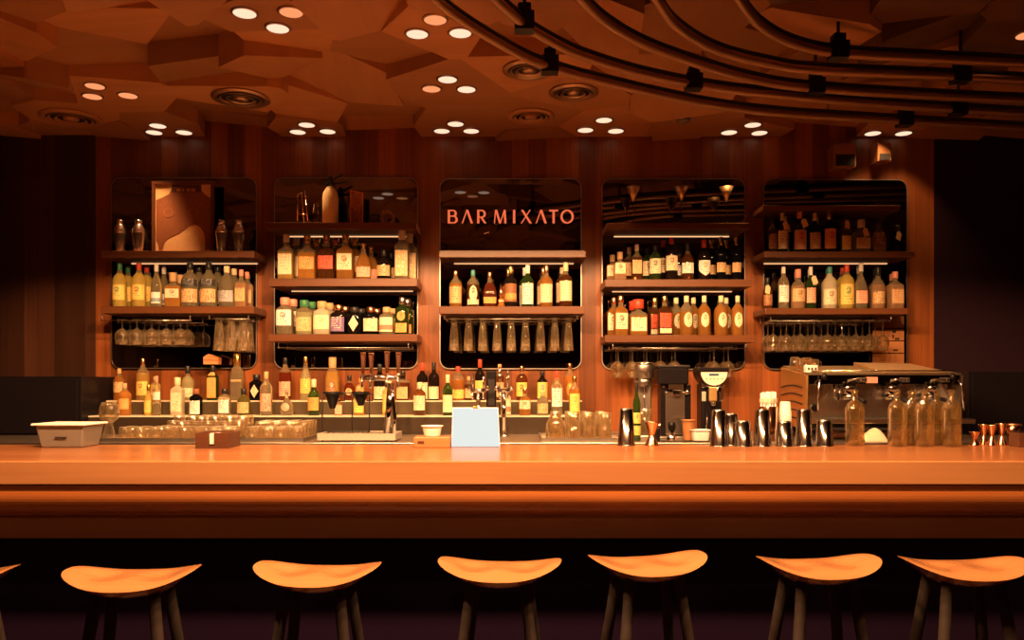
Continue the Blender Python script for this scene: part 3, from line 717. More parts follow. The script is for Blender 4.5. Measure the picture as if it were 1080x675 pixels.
row([(300.5, 314, 17.5, 'gin_bottle', 'apoth', 'clear', 'pink', [Lb(.24, .66, 'white', 'red', 'emblem')], 'clear square gin bottle with pinkish cap'),
     (320.8, 316.6, 17, 'gin_bottle', 'apoth', 'pale', 'green', [Lb(.10, .5, 'tan', 'green', 'blotch')], 'pale square gin bottle with green cap'),
     (339.4, 318, 18, 'gin_bottle', 'apoth', 'frost', 'cork', [Lb(.16, .58, 'cream', 'tan', 'emblem')], 'frosted gin bottle with wooden stopper'),
     (357, 321.5, 17, 'gin_bottle', 'apoth', 'dark', 'copper', [Lb(.10, .58, 'purple', 'cream', 'text')], 'dark gin bottle with copper cap and purple label', {'dx': .02}),
     (374, 324, 17, 'gin_bottle', 'apoth', 'black', 'black', [Lb(.10, .68, 'cream', 'tan', 'text', 'diamond')], 'black gin bottle with a cream diamond label'),
     (391, 324, 16, 'gin_bottle', 'apoth', 'black', 'copper', [Lb(.12, .58, 'cream', 'brown', 'text')], 'black gin bottle with cream label and copper cap'),
     (407.8, 324, 15, 'gin_bottle', 'apoth', 'clear', 'cork', [Lb(.10, .62, 'cream', 'red', 'band')], 'clear gin bottle with red and cream label'),
     (424, 313.5, 13.5, 'gin_bottle', 'sqtall', 'green', 'silver', [Lb(.36, .62, 'orange', 'red', 'emblem', 'oval'), Lb(.06, .3, 'orange', 'brown', 'text')], 'tall green gin bottle with orange labels')],
    352.5, Z('2c'), YR, 'siphon\'s lowest shelf', G, YB2, .020)
G3 = 'spirits under the lettering'
row([(480.6, 285.6, 13.3, B, 'std', 'amber', 'copper', [Lb(.10, .56, 'tan', 'brown', 'text')], 'light brown bottle with a copper cap'),
     (498.9, 285, 13, B, 'std', 'brown', 'teal', [Lb(.14, .58, 'cream', 'black', 'emblem', 'oval'), Lb(.06, .2, 'cream', 'brown', 'text')], 'brown bottle with cream oval label and greenish cap'),
     (516.6, 287, 14.5, B, 'flask', 'red', 'copper', [Lb(.10, .28, 'orange', 'brown', 'text')], 'dark red bottle with a low orange label'),
     (538.8, 280.7, 13.3, B, 'wine', 'dark', 'gold', [Lb(.12, .56, 'brown', 'orange', 'band')], 'black-labelled dark bottle with a gold neck'),
     (556.6, 279.7, 12.8, B, 'wine', 'green', 'white', [Lb(.06, .56, 'white', 'green', 'text')], 'green bottle with white cap and white label'),
     (576.2, 279.6, 13.6, B, 'wine', 'amber', 'copper', [Lb(.10, .54, 'cream', 'orange', 'text')], 'amber bottle with copper cap and cream label'),
     (596.7, 277, 13.8, B, 'wine', 'brown', 'cream', [Lb(.13, .58, 'cream', 'tan', 'text')], 'tallest bottle with pale cap and long cream label')],
    323, Z('3b'), YR, 'shelf under the orange lettering', G3)
# the dark second row of that shelf: only the last four have a twin behind
for o in [o for o in COL.objects if o.get('group') == G3][3:]:
    dup(o, (o.location.x - .016, YB2, o.location.z), o['label'].replace(', shelf under the orange lettering', ', back row under the lettering'), G3)
row([(653.8, 266, 12.8, B, 'cube', 'pink', 'cork', [Lb(.22, .60, 'cream', 'red', 'emblem')], 'square pale pink bottle with wide cork'),
     (671.6, 258, 11.2, B, 'square', 'brown', 'cream', [Lb(.18, .56, 'tan', 'brown', 'text')], 'slim amber bottle with a tan label'),
     (691, 258.5, 12.6, B, 'std', 'green', 'black', [Lb(.18, .60, 'cream', 'black', 'emblem')], 'dark green bottle with a broad cream label'),
     (708.2, 250.5, 13, B, 'std', 'dark', 'red', [Lb(.22, .56, 'cream', 'brown', 'emblem')], 'dark bottle with red capsule and cream label'),
     (725.2, 256.5, 13, B, 'squat', 'brown', 'black', [Lb(.18, .46, 'white', 'black', 'text')], 'dark squat bottle with a white label'),
     (742.4, 253, 13.4, B, 'wine', 'dark', 'red', [Lb(.10, .48, 'white', 'tan', 'emblem', 'shield')], 'red-capped dark bottle with shield label', {'two': False}),
     (760.4, 250, 10.6, 'wine_bottle', 'wine', 'black', 'gold', [Lb(.18, .40, 'tan', 'brown', 'text')], 'first black wine bottle with gold capsule'),
     (776.4, 250, 10.2, 'wine_bottle', 'wine', 'black', 'gold', [Lb(.18, .40, 'tan', 'brown', 'text')], 'last black wine bottle with gold capsule')],
    294.5, Z('4b'), YR, 'shelf under the brass cone cups', G, YB2, -.034)
ov = [Lb(.20, .58, 'cream', 'green', 'emblem', 'oval')]
row([(654.7, 312, 14.5, B, 'square', 'amber', 'copper', [Lb(.16, .56, 'cream', 'black', 'emblem')], 'square amber bottle with copper cap and deer label', {'dx': -.03}),
     (673.3, 316, 18.5, B, 'cube', 'amber', 'red', [Lb(.12, .50, 'cream', 'brown', 'text')], 'square bottle dipped in red wax', {'capw': 1.35, 'dx': -.01}),
     (701, 312, 14.2, B, 'square', 'brown', 'gold', [Lb(.20, .56, 'red', 'black', 'blotch'), Lb(.06, .18, 'cream', 'brown', 'text')], 'dark square bottle with gold cap and red label'),
     (724, 312, 14.5, B, 'std', 'amber', 'yellow' if False else 'cream', ov, 'oval-labelled amber bottle, first of four'),
     (742.7, 312, 13.4, B, 'std', 'amber', 'cream', ov, 'oval-labelled amber bottle, second of four'),
     (760.4, 312, 14.2, B, 'std', 'amber', 'cream', ov, 'oval-labelled amber bottle, third of four', {'two': False}),
     (778, 312, 13, B, 'std', 'amber', 'cream', ov, 'oval-labelled amber bottle, last of four', {'dx': -.045})],
    353.5, Z('4c'), YR, 'lowest shelf under cone cups', G, YB2, -.045)
row([(814.8, 228, 9.5, B, 'wine', 'brown', 'black', [Lb(.1, .5, 'brown', 'tan', 'text')], 'unlit dark brown bottle'),
     (825, 224.6, 11.5, B, 'wine', 'dark', 'cream', [Lb(.08, .54, 'cream', 'brown', 'text')], 'dark tagged bottle with cream label', {'tagc': 1}),
     (843.4, 222, 13.8, B, 'wine', 'green', 'pink', [Lb(.06, .52, 'pink', 'red', 'emblem')], 'green bottle with pink label and side tag', {'tagc': 1.6}),
     (859.2, 225, 12, B, 'wine', 'dark', 'cream', [Lb(.08, .50, 'tan', 'brown', 'text')], 'dark bottle with plain tan label'),
     (874.6, 222.8, 13.4, B, 'wine', 'dark', 'gold', [Lb(.08, .56, 'orange', 'red', 'emblem')], 'dark bottle with orange label and gold cap'),
     (892, 225.5, 11, B, 'tall', 'olive', 'black', [Lb(.06, .42, 'yellow', 'brown', 'text')], 'slim olive bottle with tall card tag', {'tagc': -.6}),
     (908.3, 231.6, 17, B, 'cube', 'clear', 'glass', [Lb(.10, .42, 'tan', 'brown', 'text')], 'wide clear decanter bottle with a tag', {'tagc': 1.2}),
     (927, 231.5, 14.8, B, 'flask', 'gold', 'black', [Lb(.16, .55, 'brown', 'cream', 'text')], 'rounded golden flask with dark label'),
     (946, 238, 13.5, B, 'squat', 'black', 'black', [], 'black squat bottle with a folded pale card', {'tagc': -1.4})],
    265, Z('5b'), YR, 'dark shelf of tagged bottles', G)
for o in [o for o in COL.objects if o.get('label', '').endswith('dark shelf of tagged bottles')][1:6:2]:
    dup(o, (o.location.x + .055, YB2, o.location.z), o['label'].replace(', dark shelf', ', in the back row, dark shelf'), G)
row([(809.5, 293, 10, B, 'squat', 'brown', 'black', [Lb(.1, .45, 'brown', 'tan')], 'little dark amber bottle with a tag', {'tagc': -.8}),
     (826.4, 281.5, 11, B, 'std', 'clear', 'white', [Lb(.16, .56, 'white', 'brown', 'text')], 'clear bottle with a white label'),
     (841.6, 284, 14.5, B, 'squat', 'pink', 'pink', [Lb(.18, .50, 'tan', 'brown', 'emblem')], 'pink-capped wide bottle with dark emblem'),
     (855, 281.5, 10.5, B, 'wine', 'green', 'white', [Lb(.14, .50, 'pink', 'brown', 'text')], 'green bottle with white cap and a tag', {'tagc': 1.3}),
     (875, 281.6, 14.5, B, 'std', 'frost', 'teal', [Lb(.10, .46, 'cream', 'brown', 'emblem')], 'frosted bottle with a teal cap'),
     (893, 279.4, 15, B, 'std', 'yellow', 'red', [Lb(.10, .55, 'yellow', 'green', 'emblem')], 'yellow bottle with red cap and leaf label', {'dx': .02}),
     (908, 278, 13.5, B, 'flask', 'clear', 'white', [Lb(.12, .40, 'pink', 'red', 'text')], 'clear flask with a white ball stopper'),
     (926, 281.5, 14, B, 'squat', 'pink', 'black', [Lb(.12, .40, 'tan', 'brown', 'blotch')], 'rose-tinted wide bottle with black cap'),
     (944, 286.6, 15, B, 'square', 'pink', 'pink', [Lb(.14, .52, 'tan', 'red', 'text')], 'square bottle with a pink cap')],
    325, Z('5c'), YR, 'shelf above hanging wine glasses', G, YB2, .036)
# ---------------------------------------------------------------- the two bottle steps on the back counter
YUp, YLo = 5.43, 5.265
GS = 'bottles on the back counter steps'
row([(125.8, 388.7, 11.5, B, 'std', 'amber', 'cork', [Lb(.25, .58, 'tan', 'brown')], 'amber bottle above the milky tub'),
     (150.7, 378, 13, B, 'std', 'gold', 'copper', [Lb(.12, .45, 'yellow', 'brown', 'emblem')], 'tall golden bottle with copper capsule'),
     (164, 397, 10, B, 'tall', 'yellow', 'cork', [Lb(.1, .45, 'yellow', 'brown')], 'yellow bottle behind the white-labelled clear one'),
     (198, 386, 12.5, B, 'squat', 'pale', 'black', [Lb(.10, .36, 'cream', 'green', 'blotch')], 'pale yellowish bottle with black cap'),
     (224.5, 385, 11, B, 'sqtall', 'green', 'black', [Lb(.08, .80, 'orange', 'tan', 'text')], 'tall green bottle with long orange label'),
     (250, 373, 13, B, 'decant', 'clear', 'gold', [Lb(.40, .44, 'tan', 'brown', 'band')], 'tall clear decanter with big golden stopper'),
     (270.7, 395, 14, B, 'apoth', 'black', 'black', [Lb(.10, .62, 'cream', 'tan', 'text', 'diamond')], 'black round-shouldered bottle with diamond label'),
     (300.8, 377, 13, B, 'std', 'red', 'black', [Lb(.10, .44, 'pink', 'brown', 'text')], 'dark red bottle with black cap'),
     (322.3, 376, 11.5, B, 'slope', 'pale', 'gold', [Lb(.16, .50, 'yellow', 'brown')], 'pale bottle with yellow label and golden neck'),
     (350.7, 376.5, 13.5, B, 'decant', 'gold', 'cork', [Lb(.18, .44, 'brown', 'cream', 'emblem', 'oval')], 'ornate golden bottle with dark oval medallion'),
     (368.5, 396, 11, B, 'squat', 'red', 'black', [Lb(.2, .5, 'tan', 'brown', 'emblem', 'oval')], 'dark red bottle between the two black cones'),
     (380, 399, 9, B, 'square', 'orange', 'orange', [Lb(.2, .6, 'orange', 'brown')], 'orange bottle behind the second black cone'),
     (400.5, 384, 12.5, B, 'wine', 'dark', 'black', [Lb(.04, .38, 'cream', 'brown', 'text')], 'dark bottle with cream label behind the tap handles'),
     (425, 391, 13.5, B, 'square', 'brown', 'black', [Lb(.06, .46, 'tan', 'brown', 'text')], 'brown square bottle behind the last tap handle'),
     (445.4, 383, 12, 'wine_bottle', 'wine', 'dark', 'red', [Lb(.04, .48, 'cream', 'brown')], 'dark wine bottle with red capsule by the taps'),
     (457.6, 382, 11.5, 'wine_bottle', 'wine', 'dark', 'black', [Lb(.04, .36, 'cream', 'tan')], 'dark wine bottle with black capsule by the taps'),
     (483, 386.5, 14, B, 'std', 'amber', 'red', [Lb(.06, .32, 'yellow', 'brown')], 'amber bottle with yellow label above the menu'),
     (494.3, 397, 9, B, 'tall', 'brown', 'cork', [Lb(.1, .5, 'tan', 'brown')], 'small brown bottle above the menu'),
     (506.2, 379, 11, 'wine_bottle', 'wine', 'dark', 'red', [Lb(.22, .48, 'yellow', 'brown')], 'dark red-capped wine bottle beside the chrome spouts'),
     (527, 384, 9.5, B, 'tall', 'brown', 'cork', [Lb(.1, .5, 'tan', 'brown')], 'cork-stopped brown bottle behind the spouts'),
     (550.4, 386, 12.2, B, 'std', 'brown', 'copper', [Lb(.12, .52, 'yellow', 'black', 'emblem')], 'brown bottle with yellow label and copper cap'),
     (572, 391.5, 11.5, B, 'tall', 'dark', 'black', [Lb(.08, .62, 'yellow', 'blue', 'emblem')], 'dark-capped bottle with yellow and blue label'),
     (601, 383, 11.5, B, 'std', 'orange', 'copper', [Lb(.10, .48, 'orange', 'yellow', 'emblem', 'oval')], 'orange bottle with round label, end of the step')],
    422.5, ZU, YUp, 'upper counter step', GS)
row([(131.5, 404, 13, B, 'std', 'orange', 'cork', [Lb(.2, .52, 'orange', 'tan', 'blotch')], 'orange bottle beside the glass goblet'),
     (156.5, 405.5, 12, B, 'squat', 'yellow', 'gold', [Lb(.10, .5, 'yellow', 'brown')], 'short yellow bottle'),
     (165.3, 396.5, 12, B, 'std', 'clear', 'pink', [Lb(.40, .60, 'white', 'brown', 'text')], 'clear bottle with white label and pinkish neck', {'Y': 5.24}),
     (187.2, 398, 12.5, B, 'sqtall', 'frost', 'cream', [Lb(.1, .6, 'cream', 'tan', 'blotch')], 'square frosted bottle with cream stopper'),
     (206.8, 410, 12, B, 'apoth', 'black', 'brown', [Lb(.06, .56, 'white', 'black', 'text')], 'small black flask with a white label'),
     (237, 410, 12, B, 'apoth', 'clear', 'black', [Lb(.10, .6, 'white', 'red', 'text')], 'small clear bottle with white label'),
     (257, 410, 13.5, B, 'squat', 'olive', 'black', [Lb(.1, .5, 'olive' if False else 'tan', 'green', 'blotch')], 'olive round-shouldered bottle'),
     (280.8, 392, 12.8, B, 'std', 'clear', 'cork', [Lb(.10, .50, 'pink', 'red', 'blotch')], 'clear bottle with pink label and tall cork neck'),
     (302.4, 409, 14, B, 'bulb', 'clear', 'pink', [Lb(.16, .46, 'pink', 'red', 'text', 'oval')], 'round squat clear bottle with pink label'),
     (331, 400, 12.5, B, 'squat', 'green', 'cream', [Lb(.14, .50, 'orange', 'green', 'emblem')], 'green bottle with an orange label by the black stand'),
     (357, 420, 8, B, 'cube', 'pink', 'copper', [Lb(.1, .6, 'pink', 'red')], 'tiny copper bottle under the first black cone'),
     (378.5, 407, 11, B, 'std', 'gold', 'cork', [Lb(.1, .55, 'yellow', 'brown')], 'golden bottle under the second black cone'),
     (410, 400, 13, B, 'tall', 'yellow', 'cream', [Lb(.1, .6, 'yellow', 'tan')], 'yellow bottle behind the tap column'),
     (442.7, 403, 13, B, 'std', 'brown', 'cream', [Lb(.16, .60, 'cream', 'brown')], 'brown bottle with cream label before the wine bottles'),
     (472.2, 395, 11, 'wine_bottle', 'wine', 'green', 'cream', [Lb(.08, .50, 'cream', 'yellow', 'text')], 'green wine bottle with cream capsule beside the menu'),
     (533.6, 409, 11, B, 'tall', 'frost', 'cork', [Lb(.06, .62, 'cream', 'brown', 'band')], 'slim bottle with cream label right of the menu'),
     (553.6, 409.5, 12.5, B, 'squat', 'amber', 'copper', [Lb(.24, .56, 'cream', 'black', 'emblem')], 'amber squat bottle with cream label'),
     (572.5, 413, 12, B, 'std', 'clear', 'cork', [Lb(.1, .5, 'tan', 'brown', 'blotch')], 'clear bottle behind the glass tray'),
     (587.2, 391.2, 12, B, 'std', 'clear', 'red', [Lb(.20, .62, 'white', 'red', 'text')], 'clear red-capped bottle with tall white label'),
     (605.8, 397, 11.5, B, 'tall', 'amber', 'gold', [Lb(.10, .56, 'yellow', 'orange', 'emblem')], 'golden-capped bottle with yellow label')],
    438.5, ZL, YLo, 'lower counter step', GS)
# ================================================================ HANGING GLASSES
def stem_glass(kind):
    if kind == 'balloon': pr = [(.033, 0), (.033, -.0015), (.006, -.006), (.0038, -.018), (.0038, -.052), (.012, -.060), (.034, -.076), (.0455, -.100), (.046, -.120), (.040, -.163), (.0385, -.163), (.0445, -.120), (.044, -.100), (.032, -.079), (.008, -.064)]
    elif kind == 'wine': pr = [(.034, 0), (.034, -.0015), (.006, -.006), (.0036, -.02), (.0036, -.085), (.010, -.094), (.031, -.112), (.0405, -.136), (.041, -.152), (.033, -.200), (.0315, -.200), (.0395, -.152), (.039, -.137), (.029, -.114), (.006, -.098)]
    elif kind == 'pilsner': pr = [(.040, 0), (.040, -.003), (.016, -.010), (.0165, -.022), (.020, -.05), (.026, -.11), (.0335, -.213), (.0315, -.213), (.024, -.11), (.017, -.05), (.013, -.03)]
    else: pr = [(.036, 0), (.036, -.003), (.022, -.009), (.023, -.03), (.029, -.10), (.039, -.213), (.037, -.213), (.027, -.10), (.020, -.03)]
    return MB().lathe(pr, seg=24, caps=(True, True))
NAMES = {'balloon': 'balloon_glass', 'wine': 'wine_glass', 'pilsner': 'pilsner_glass', 'flared': 'beer_glass'}
def rack(key, xs, y_rail, kinds, label_of, group, racklabel, rows=(5.33, 5.44), x01=None, mat=None):
    X0, X1, Z1, Z0 = SHELVES[key]
    zr = pz(y_rail, 5.33)
    a, b = (px(x01[0], 5.33), px(x01[1], 5.33))
    t = thing('glass_rack', ((a + b) / 2, 5.4, Z0), racklabel, 'glass rack', 'glass racks under the shelves')
    m = MB()
    for yy in (5.285, 5.50): m.tube([(a, yy, zr - .006), (b, yy, zr - .006)], .0028, 8)
    m.build('cross_bar', STEEL, t)
    m = MB()
    for x in xs:
        X = px(x, 5.33)
        for s in (-1, 1): m.tube([(X + s * .014, 5.285, zr - .0035), (X + s * .014, 5.50, zr - .0035)], .0022, 6)
    m.build('wire_rail', STEEL, t)
    for X in (a + .01, b - .01):
        for yy in (5.285, 5.50): MB().tube([(X, yy, zr - .006), (X, yy, Z0 - .0005)], .003, 8).build('bracket', STEEL, t)
    proto = {}
    for r, yy in enumerate(rows):
        for x, k in zip(xs, kinds):
            X = px(x, 5.33) + 0; loc = (X, yy, zr + .0015)
            lab = label_of(k)
            if k not in proto:
                proto[k] = stem_glass(k).build(NAMES[k], mat or GLASS, None, loc=(0, 0, 0), local=True); o = proto[k]; o.location = loc
                tag(o, lab, NAMES[k].replace('_', ' '), group + ', ' + NAMES[k].replace('_', ' '))
            else: o = dup(proto[k], loc)
            o.rotation_euler = (0, 0, RND.uniform(0, 6))
rack('1b', [129, 144.5, 160, 175.5, 190.5], 337.5, ['balloon'] * 5, lambda k: 'upside-down balloon glass hanging below the yellow bottles', 'hanging glasses below the yellow bottles', 'wire rack of balloon glasses below the yellow bottles', x01=(110, 205))
rack('1b', [231, 244, 256.5], 336, ['flared'] * 3, lambda k: 'flared beer glass hanging upside down above the big-stoppered decanter', 'hanging beer glasses above the decanter', 'wire rack of flared beer glasses above the decanter', x01=(222, 266), mat=GLASS2)
rack('3b', [478.8, 493.9, 509, 524.3, 539.2, 554.3, 570.3, 585.4, 599.7], 336, ['pilsner'] * 9, lambda k: 'tall pilsner glass hanging upside down below the row of seven spirits', 'hanging pilsner glasses', 'wire rack of pilsner glasses on the lettered mirror', rows=(5.345,), x01=(468, 610), mat=GLASS2)
rack('4c', [652, 667, 682, 697, 712, 753, 768], 366.5, ['wine'] * 7, lambda k: 'wine glass hanging upside down below the oval-labelled bottles', 'wine glasses under the oval-labelled bottles', 'wire rack of wine glasses below the oval-labelled bottles', x01=(644, 786))
rack('5c', [815.5, 829.5, 844, 858.5, 873, 888, 902.5, 917, 931], 338, ['wine'] * 9, lambda k: 'wine glass hanging upside down in the long row by the dark corner', 'long row of hanging wine glasses', 'long wire rack of wine glasses above the espresso machine', x01=(809, 938))
X0, X1, Z1, Z0 = SHELVES['2c']; zr = pz(367, 5.33)
t = thing('glass_rack', ((X0 + X1) / 2, 5.4, Z0), 'empty wire glass rack below the short gin bottles', 'glass rack', 'glass racks under the shelves')
m = MB()
for yy in (5.285, 5.50): m.tube([(X0 + .05, yy, zr), (X1 - .05, yy, zr)], .0028, 8)
m.build('cross_bar', STEEL, t)
m = MB()
for k in range(16):
    X = X0 + .08 + k * (X1 - X0 - .16) / 15; m.tube([(X, 5.285, zr + .003), (X, 5.50, zr + .003)], .0022, 6)
m.build('wire_rail', STEEL, t)
for X in (X0 + .06, X1 - .06):
    for yy in (5.285, 5.50): MB().tube([(X, yy, zr), (X, yy, Z0 - .0005)], .003, 8).build('bracket', STEEL, t)
# ================================================================ THINGS ON THE TOP SHELVES
def shaker(x, lab):
    t = thing('cocktail_shaker', (px(x, 5.36), 5.36, Z('1a')), lab, 'cocktail shaker', 'steel shakers beside the framed poster')
    MB().lathe([(.027, 0), (.029, .004), (.036, .08), (.041, .128), (.041, .136)], seg=24).build('body', STEEL, t, local=True)
    MB().lathe([(.042, .134), (.042, .142), (.036, .165), (.026, .186), (.023, .192)], seg=24).build('shoulder', STEEL, t, local=True)
    MB().lathe([(.0235, .190), (.0235, .214), (.020, .220)], seg=20).build('cap', STEEL, t, local=True)
for x, lab in ((126.5, 'steel cocktail shaker nearest the dark corner'), (146, 'steel cocktail shaker just before the framed poster'), (234, 'steel cocktail shaker just past the framed poster'), (252, 'steel cocktail shaker at the shelf end past the poster')): shaker(x, lab)
# framed poster
Yp = 5.43
def Q(cx_, cy_): return (px(150 + cx_ / 7.94, Yp), pz(185 + cy_ / 7.94, Yp))
zb = Z('1a'); xl, xr, zt = px(160, Yp), px(225.5, Yp), pz(190.8, Yp)
t = thing('framed_poster', (px(192, Yp), Yp, zb), 'framed brown and cream poster leaning against the first mirror', 'picture')
fw = .022
MB().box(xl, xr, Yp, Yp + .02, zb, zb + fw * .5).box(xl, xr, Yp, Yp + .02, zt - fw, zt).box(xl, xl + fw, Yp, Yp + .02, zb + fw * .5, zt - fw).box(xr - fw, xr, Yp, Yp + .02, zb + fw * .5, zt - fw).build('frame', W_SHELF, t)
MB().box(xl + .01, xr - .01, Yp + .008, Yp + .018, zb + .005, zt - .01).build('paper_ground', plain('poster_cream', (.80, .50, .24), .6), t)
blob = [(112, 205), (170, 180), (225, 152), (242, 110), (245, 75), (490, 75), (495, 130), (530, 165), (575, 190), (578, 622), (525, 622), (522, 520), (508, 470), (480, 430), (440, 412), (385, 425), (300, 485), (210, 525), (180, 560), (166, 622), (136, 622), (130, 575), (95 + 16, 530), (112, 400)]
MB().prism_xz([Q(*p) for p in blob][::-1], Yp + .0065, Yp + .0078).build('brown_shape', plain('poster_brown', (.26, .085, .03), .6), t)
MB().prism_xz([Q(*p) for p in [(245, 78), (490, 78), (488, 140), (245, 140)]][::-1], Yp + .0052, Yp + .0064).build('dark_band', plain('poster_dark', (.10, .03, .015), .6), t)
m = MB()
for a, b in ((285, 320), (328, 350), (366, 398), (406, 440)): m.box(*sorted((Q(a, 0)[0], Q(b, 0)[0])), Yp + .0046, Yp + .0051, Q(0, 134)[1], Q(0, 108)[1])
m.build('lettering', plain('poster_tan', (.44, .18, .07), .6), t)
m = MB()
for cx_ in (215, 425):
    o = [Q(cx_ + 42 * math.cos(a), 308 + 42 * math.sin(a)) for a in [k * PI / 8 for k in range(16)]]; i = [Q(cx_ + 30 * math.cos(a), 308 + 30 * math.sin(a)) for a in [k * PI / 8 for k in range(16)]]
    m.loft([[(a, Yp + .006, b) for a, b in o], [(a, Yp + .0055, b) for a, b in o], [(a, Yp + .0055, b) for a, b in i], [(a, Yp + .006, b) for a, b in i]], (False, False), sm=False)
    for k in range(4):
        aa = -PI / 2 + (k - 1.5) * .35 + (.3 if cx_ > 300 else -.3)
        p = [Q(cx_ + r * math.cos(aa + d), 300 + r * math.sin(aa + d)) for r, d in ((70, -.04), (100, -.03), (100, .03), (70, .04))]; m.prism_xz(p, Yp + .0055, Yp + .006)
m.build('face_marks', plain('poster_mark', (.32, .12, .045), .6), t)
# soda siphon
Ys_ = 5.37; t = thing('soda_siphon', (px(348.5, Ys_), Ys_, Z('2a')), 'cream mesh-covered soda siphon with a black lever head', 'soda siphon')
h = pz(197, Ys_) - Z('2a')
MB().lathe([(.046, 0), (.053, .008), (.053, h * .72), (.048, h * .84), (.032, h * .94), (.022, h)], seg=28).build('bottle', plain('siphon_mesh', (.85, .66, .34), .4, bump=.6, scale=220, var=.3), t, local=True)
MB().lathe([(.024, h), (.024, h + .028), (.018, h + .036), (.018, h + .06), (.008, h + .074)], seg=18).build('head', BLACKM, t, local=True)
MB().tube([(-.055, 0, h + .008), (-.02, 0, h + .035), (.03, 0, h + .055), (.085, -.004, h + .083)], [.006, .008, .008, .006], 8).build('lever', BLACKM, t, local=True)
MB().tube([(.015, 0, h + .022), (.06, 0, h + .022), (.10, 0, h + .034), (.115, 0, h + .02)], .007, 8).build('spout', BLACKM, t, local=True)
# small framed photo, wire easel, dark trinkets
Yq = 5.42; zb = Z('2a')
t = thing('photo_frame', (px(376.5, Yq), Yq, zb), 'small copper-edged picture frame beside the soda siphon', 'picture frame')
fx0, fx1, fz = px(369, Yq), px(383.5, Yq), pz(202, Yq)
MB().loft([[(fx0, Yq, zb), (fx1, Yq - .012, zb), (fx1, Yq - .012, fz - .01), (fx0, Yq, fz + .012)], [(fx0, Yq + .012, zb), (fx1, Yq, zb), (fx1, Yq, fz - .01), (fx0, Yq + .012, fz + .012)]], sm=False).build('frame', COPPER, t, bevel=.002)
MB().loft([[(fx0 + .008, Yq - .003, zb + .008), (fx1 - .008, Yq - .0125, zb + .008), (fx1 - .008, Yq - .0125, fz - .018), (fx0 + .008, Yq - .003, fz + .002)], [(fx0 + .008, Yq - .0005, zb + .008), (fx1 - .008, Yq - .010, zb + .008), (fx1 - .008, Yq - .010, fz - .018), (fx0 + .008, Yq - .0005, fz + .002)]], sm=False).build('picture', paper_label((.45, .17, .07), (.20, .06, .03), 'blotch'), t)
t = thing('wire_stand', (px(319, 5.36), 5.36, zb), 'small empty wire stand before the soda siphon', 'stand')
W_ = lambda x, y, d=0: (px(x, 5.36), 5.36 + d, max(zb + .003, pz(y, 5.36)))
MB().tube([W_(313.8, 233), W_(313.8, 205), W_(321.5, 201.5), W_(324.5, 233)], .003, 8).build('wire_frame', COPPER, t)
MB().tube([W_(314, 226), W_(324, 226)], .0025, 8).build('cross_wire', COPPER, t)
MB().tube([W_(318, 203), W_(318, 233, .06)], .0025, 8).build('back_leg', COPPER, t)
t = thing('wreath_ornament', (px(409, 5.40), 5.40, zb), 'small dark gear-like ring ornament on the siphon shelf', 'ornament')
rr = .045
m = MB()
for k in range(12):
    a = 2 * PI * k / 12; b2 = 2 * PI * (k + .6) / 12
    m.loft([[(rr * q * math.cos(c), y, rr + .012 + rr * q * math.sin(c)) for c, q in ((a, .68), (a, 1.18), (b2, 1.18), (b2, .68))] for y in (-.012, .012)], sm=False)
m.build('tooth_ring', BRONZE, t, local=True)
MB().lathe([(rr * .72, -.009), (rr * .98, -.009), (rr * .98, .009), (rr * .72, .009), (rr * .72, -.009)], c=(0, 0, rr + .012), seg=28, caps=(False, False), axis='y').build('ring', BRONZE, t, local=True)
MB().box(-.025, .025, -.02, .02, 0, .012).build('base', BLACKM, t, local=True)
t = thing('small_box', (px(396, 5.42), 5.42, zb), 'small dark printed box on the siphon shelf', 'box')
MB().box(-.034, .034, -.025, .025, 0, .082).build('carton', plain('box_dark', (.035, .03, .045), .5), t, local=True, bevel=.002)
MB().box(-.028, .028, -.0262, -.025, .045, .070).build('print', paper_label((.07, .06, .08), (.30, .22, .16), 'text'), t, local=True)
# cone cups on stems
for x, lab in ((668, 'brass cone cup on a stem, nearest the lettering'), (718.5, 'brass cone cup on a stem, middle of the three'), (766, 'brass cone cup on a stem, nearest the espresso machine')):
    Yc_ = 5.365; t = thing('cone_cup', (px(x, Yc_), Yc_, Z('4a')), lab, 'cocktail cup', 'brass cone cups')
    h = pz(197.3, Yc_) - Z('4a'); tip = pz(213, Yc_) - Z('4a')
    MB().lathe([(.003, tip), (.047, h), (.0455, h), (.003, tip + .005)], seg=28).build('cone', BRASS, t, local=True)
    MB().lathe([(.029, tip + (h - tip) * .6), (.0305, tip + (h - tip) * .62), (.0298, tip + (h - tip) * .64)], seg=28, caps=(False, False)).build('rim_band', BRONZE, t, local=True)
    MB().lathe([(.0022, .004), (.0022, tip + .004)], seg=10).build('stem', BLACKM, t, local=True)
    MB().lathe([(.062, 0), (.062, .004), (.01, .008), (.004, .012)], seg=28).build('foot', COPPER, t, local=True)
# small teardrop spirit miniature between the spirits
t = thing('miniature_bottle', (px(528.6, 5.31), 5.31, Z('3b')), 'tiny onion-topped miniature bottle among the seven spirits', 'bottle')
MB().lathe([(.024, 0), (.024, .012), (.019, .018), (.018, .05), (.010, .060)], seg=18).build('body', glassmat('orange'), t, local=True)
MB().lathe([(.012, .060), (.0185, .078), (.014, .110), (.003, .158)], seg=18).build('stopper', COPPER, t, local=True)
MB().lathe([(.0185, .022), (.0185, .044)], seg=18, caps=(False, False)).build('label', paper_label(LC['cream'], LC['brown'], 'band'), t, local=True)
